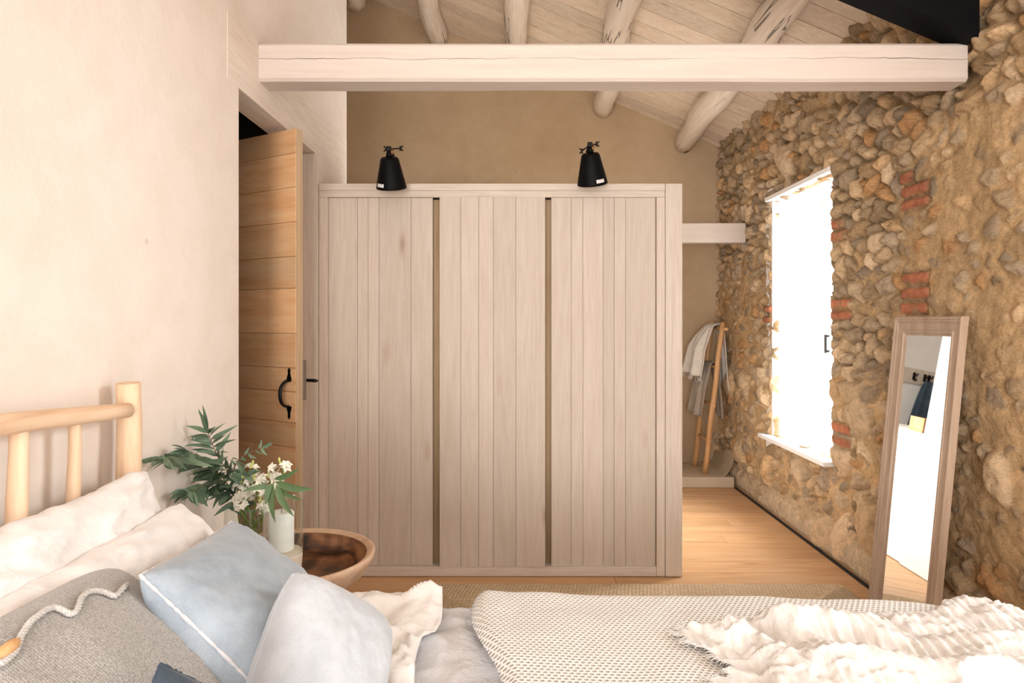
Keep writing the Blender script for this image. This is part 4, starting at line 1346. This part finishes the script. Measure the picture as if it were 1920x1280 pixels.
def flower(label, px, seed, n=9, d=2.36, size=1.0):
    n = int(n * 1.5); size *= 1.2
    r = random.Random(seed)
    top = at(*px, d)
    st = spline([BASE + Vector((r.uniform(-.02, .05), r.uniform(-.03, .02), 0)), VC + Vector((r.uniform(0.0, .05), r.uniform(-.03, .02), .15)), top - Vector((0, 0, .03)), top + Vector((r.uniform(-.01, .01), 0, .012))], 24)
    t = thing('white_flower', label, 'flower', 'white flowers in the glass vase')
    MB().tube(st, [.0034 - .0014 * i / 23 for i in range(24)], 7).build('stem', M['stalk'], t)
    mb = MB()
    for k in range(n):
        c = top + Vector((r.uniform(-.024, .024), r.uniform(-.022, .014), r.uniform(-.026, .024))) * size
        ax = (c - top + Vector((0, -.02, .012))).normalized()
        a0 = r.uniform(0, 6)
        e1 = ax.orthogonal().normalized(); e2 = ax.cross(e1)
        for q in range(5):
            a = a0 + q * 2 * math.pi / 5
            dv = (e1 * math.cos(a) + e2 * math.sin(a)) + ax * .45
            leaf_into(mb, c, dv, .0165 * size, .0125 * size, .5, 0, ax)
        mb.sphere(c + ax * .002, .0028, seg=8, rings=5)
    for k in range(2):
        c = top + Vector((r.uniform(-.01, .01), r.uniform(-.01, .0), .024 + .012 * k)) * size
        MB().sphere(c, .0045, (1, 1, 1.9), 8, 6).build('bud', M['bud'], t)
    mb.build('blossoms', M['petal'], t)
flower('white flower cluster lowest, over the middle of the vase rim', (457, 917), 1, 9, 2.36)
flower('white flower head standing tallest before the oak door', (469, 886), 2, 6, 2.38, .85)
flower('white flower head toward the right under the upright leaf', (527, 883), 3, 6, 2.36, .95)
flower('white flower cluster in the heart of the bunch', (481, 912), 4, 9, 2.33)
flower('white flower cluster just behind the hanging long leaves', (505, 906), 5, 8, 2.36)
flower('small white flower nodding against the glass of the vase', (491, 952), 6, 4, 2.33, .85)
flower('small yellowish flower at the vase rim under the white clusters', (450, 940), 7, 4, 2.34, .7)

# ------------------------------------------------------------------ WHAT THE MIRROR SHOWS: dressing unit, hook rail, clothes
dw = thing('dressing_unit', 'low white cupboard unit behind the wardrobe end', 'cupboard')
MB().box((.35, 4.56, .004), (.935, 5.55, .88), .004).build('carcass', M['plaster_white'], dw)

mb = MB().box((-1.9, 6.34, 0), (.30, 6.44, 2.5))
tag(mb.build('wall_screen', M['plaster_white']), 'pale plaster screen wall of the dressing area, seen in the mirror', 'wall', kind='structure')
hr = thing('hook_rail', 'white board with dark iron hooks, seen in the mirror', 'coat rack')
MB().box((-1.6, 6.318, 1.235), (.28, 6.339, 1.375), .003).build('board', M['post'], hr)
for x_ in (.045, -.055, -.095, -.45, -.8):
    mb = MB().box((x_ - .012, 6.308, 1.27), (x_ + .012, 6.3175, 1.34), .003)
    mb.tube([(x_, 6.31, 1.32), (x_, 6.27, 1.31), (x_, 6.255, 1.335)], .006, 8).tube([(x_, 6.31, 1.285), (x_, 6.28, 1.262), (x_, 6.262, 1.28)], .006, 8)
    mb.build('hook', M['iron'], hr)
n, m = 40, 36
P = np.zeros((n, m, 3))
for i in range(n):
    f = i / (n - 1)
    for j in range(m):
        a = 2 * math.pi * j / (m - 1)
        wd_ = (.05 + .075 * f ** .5) * (1 + .12 * math.sin(5 * a + 2 * f)); dp_ = (.022 + .035 * f ** .5) * (1 + .2 * math.sin(7 * a))
        P[i, j] = (-.07 + .03 * f + wd_ * math.cos(a), 6.225 + dp_ * math.sin(a), 1.275 - .62 * f)
o = grid_mesh('hanging_gown', P, M['navy']); tag(o, 'dark blue gown hanging from the hook rail, seen in the mirror', 'gown')
bxo = thing('wooden_box', 'small open wooden box on the white cupboard, seen in the mirror', 'box')
MB().box((.80, 4.60, .8815), (.93, 4.76, .8955)).box((.80, 4.60, .896), (.812, 4.76, .98)).box((.918, 4.60, .896), (.93, 4.76, .98)).box((.813, 4.60, .896), (.917, 4.612, .98)).box((.813, 4.748, .896), (.917, 4.76, .98)).build('box_body', M['floor'], bxo)
n = 26
P = np.zeros((n, n, 3))
for i in range(n):
    for j in range(n):
        u_, v_ = i / (n - 1), j / (n - 1)
        P[i, j] = (.40 + .385 * u_, 4.58 + .42 * v_, .886 + (.27 * (1 - v_) + .015 * math.sin(9 * u_ + 4 * v_)) * min(1, 5 * u_) * min(1, 6 * (1 - u_)) * min(1, 8 * v_))
o = grid_mesh('folded_linen', P, M['linen_white']); tag(o, 'heap of white linen on the low cupboard, seen in the mirror', 'linen')

# ------------------------------------------------------------------ LIGHT
wld = bpy.data.worlds.new('daylight'); S.world = wld; wld.use_nodes = True
bg = wld.node_tree.nodes['Background']; bg.inputs[0].default_value = (1.0, .945, .93, 1); bg.inputs[1].default_value = 2.5

def area(name, loc, aim, sx_, sy_, power, color):
    l = bpy.data.lights.new(name, 'AREA'); l.shape = 'RECTANGLE'; l.size = sx_; l.size_y = sy_; l.energy = power; l.color = color
    o = bpy.data.objects.new(name, l); COL.objects.link(o); o.location = loc
    o.rotation_euler = (Vector(aim) - Vector(loc)).to_track_quat('-Z', 'Y').to_euler()
    return o
area('window_daylight', (3.2, 4.80, 1.9), (1.0, 4.7, 1.0), 1.4, 2.0, 190, (1, .97, .95))
area('garden_daylight', (6.0, 1.5, 3.3), (-.6, 1.5, .9), 1.5, 1.5, 125, (.92, .96, 1))

area('rear_fill', (-.8, -3.6, 1.3), (.9, 4.6, 2.1), 1.6, 1.6, 190, (1, .95, .93))  # added fill from behind the camera, brightens stone, wardrobe and ceiling

area('ceiling_fill', (.1, 5.5, 2.0), (.1, 5.5, 4.0), 2.2, 1.2, 12, (1, .87, .74))  # added fill hidden behind the wardrobe, no fitting there; lifts ceiling and back wall

# ------------------------------------------------------------------ CAMERA
cam = bpy.data.cameras.new('camera')
co = bpy.data.objects.new('camera', cam); COL.objects.link(co)
co.location = EYE; co.rotation_euler = (math.pi / 2, 0, 0)
cam.sensor_width = 36; cam.lens = 24
cam.shift_x = -5 / 1920; cam.shift_y = -35 / 1920
cam.clip_start = .05
S.camera = co
S.cycles.transparent_max_bounces = 32
S.view_settings.view_transform = 'Standard'
S.view_settings.look = 'None'
S.view_settings.exposure = 0.24
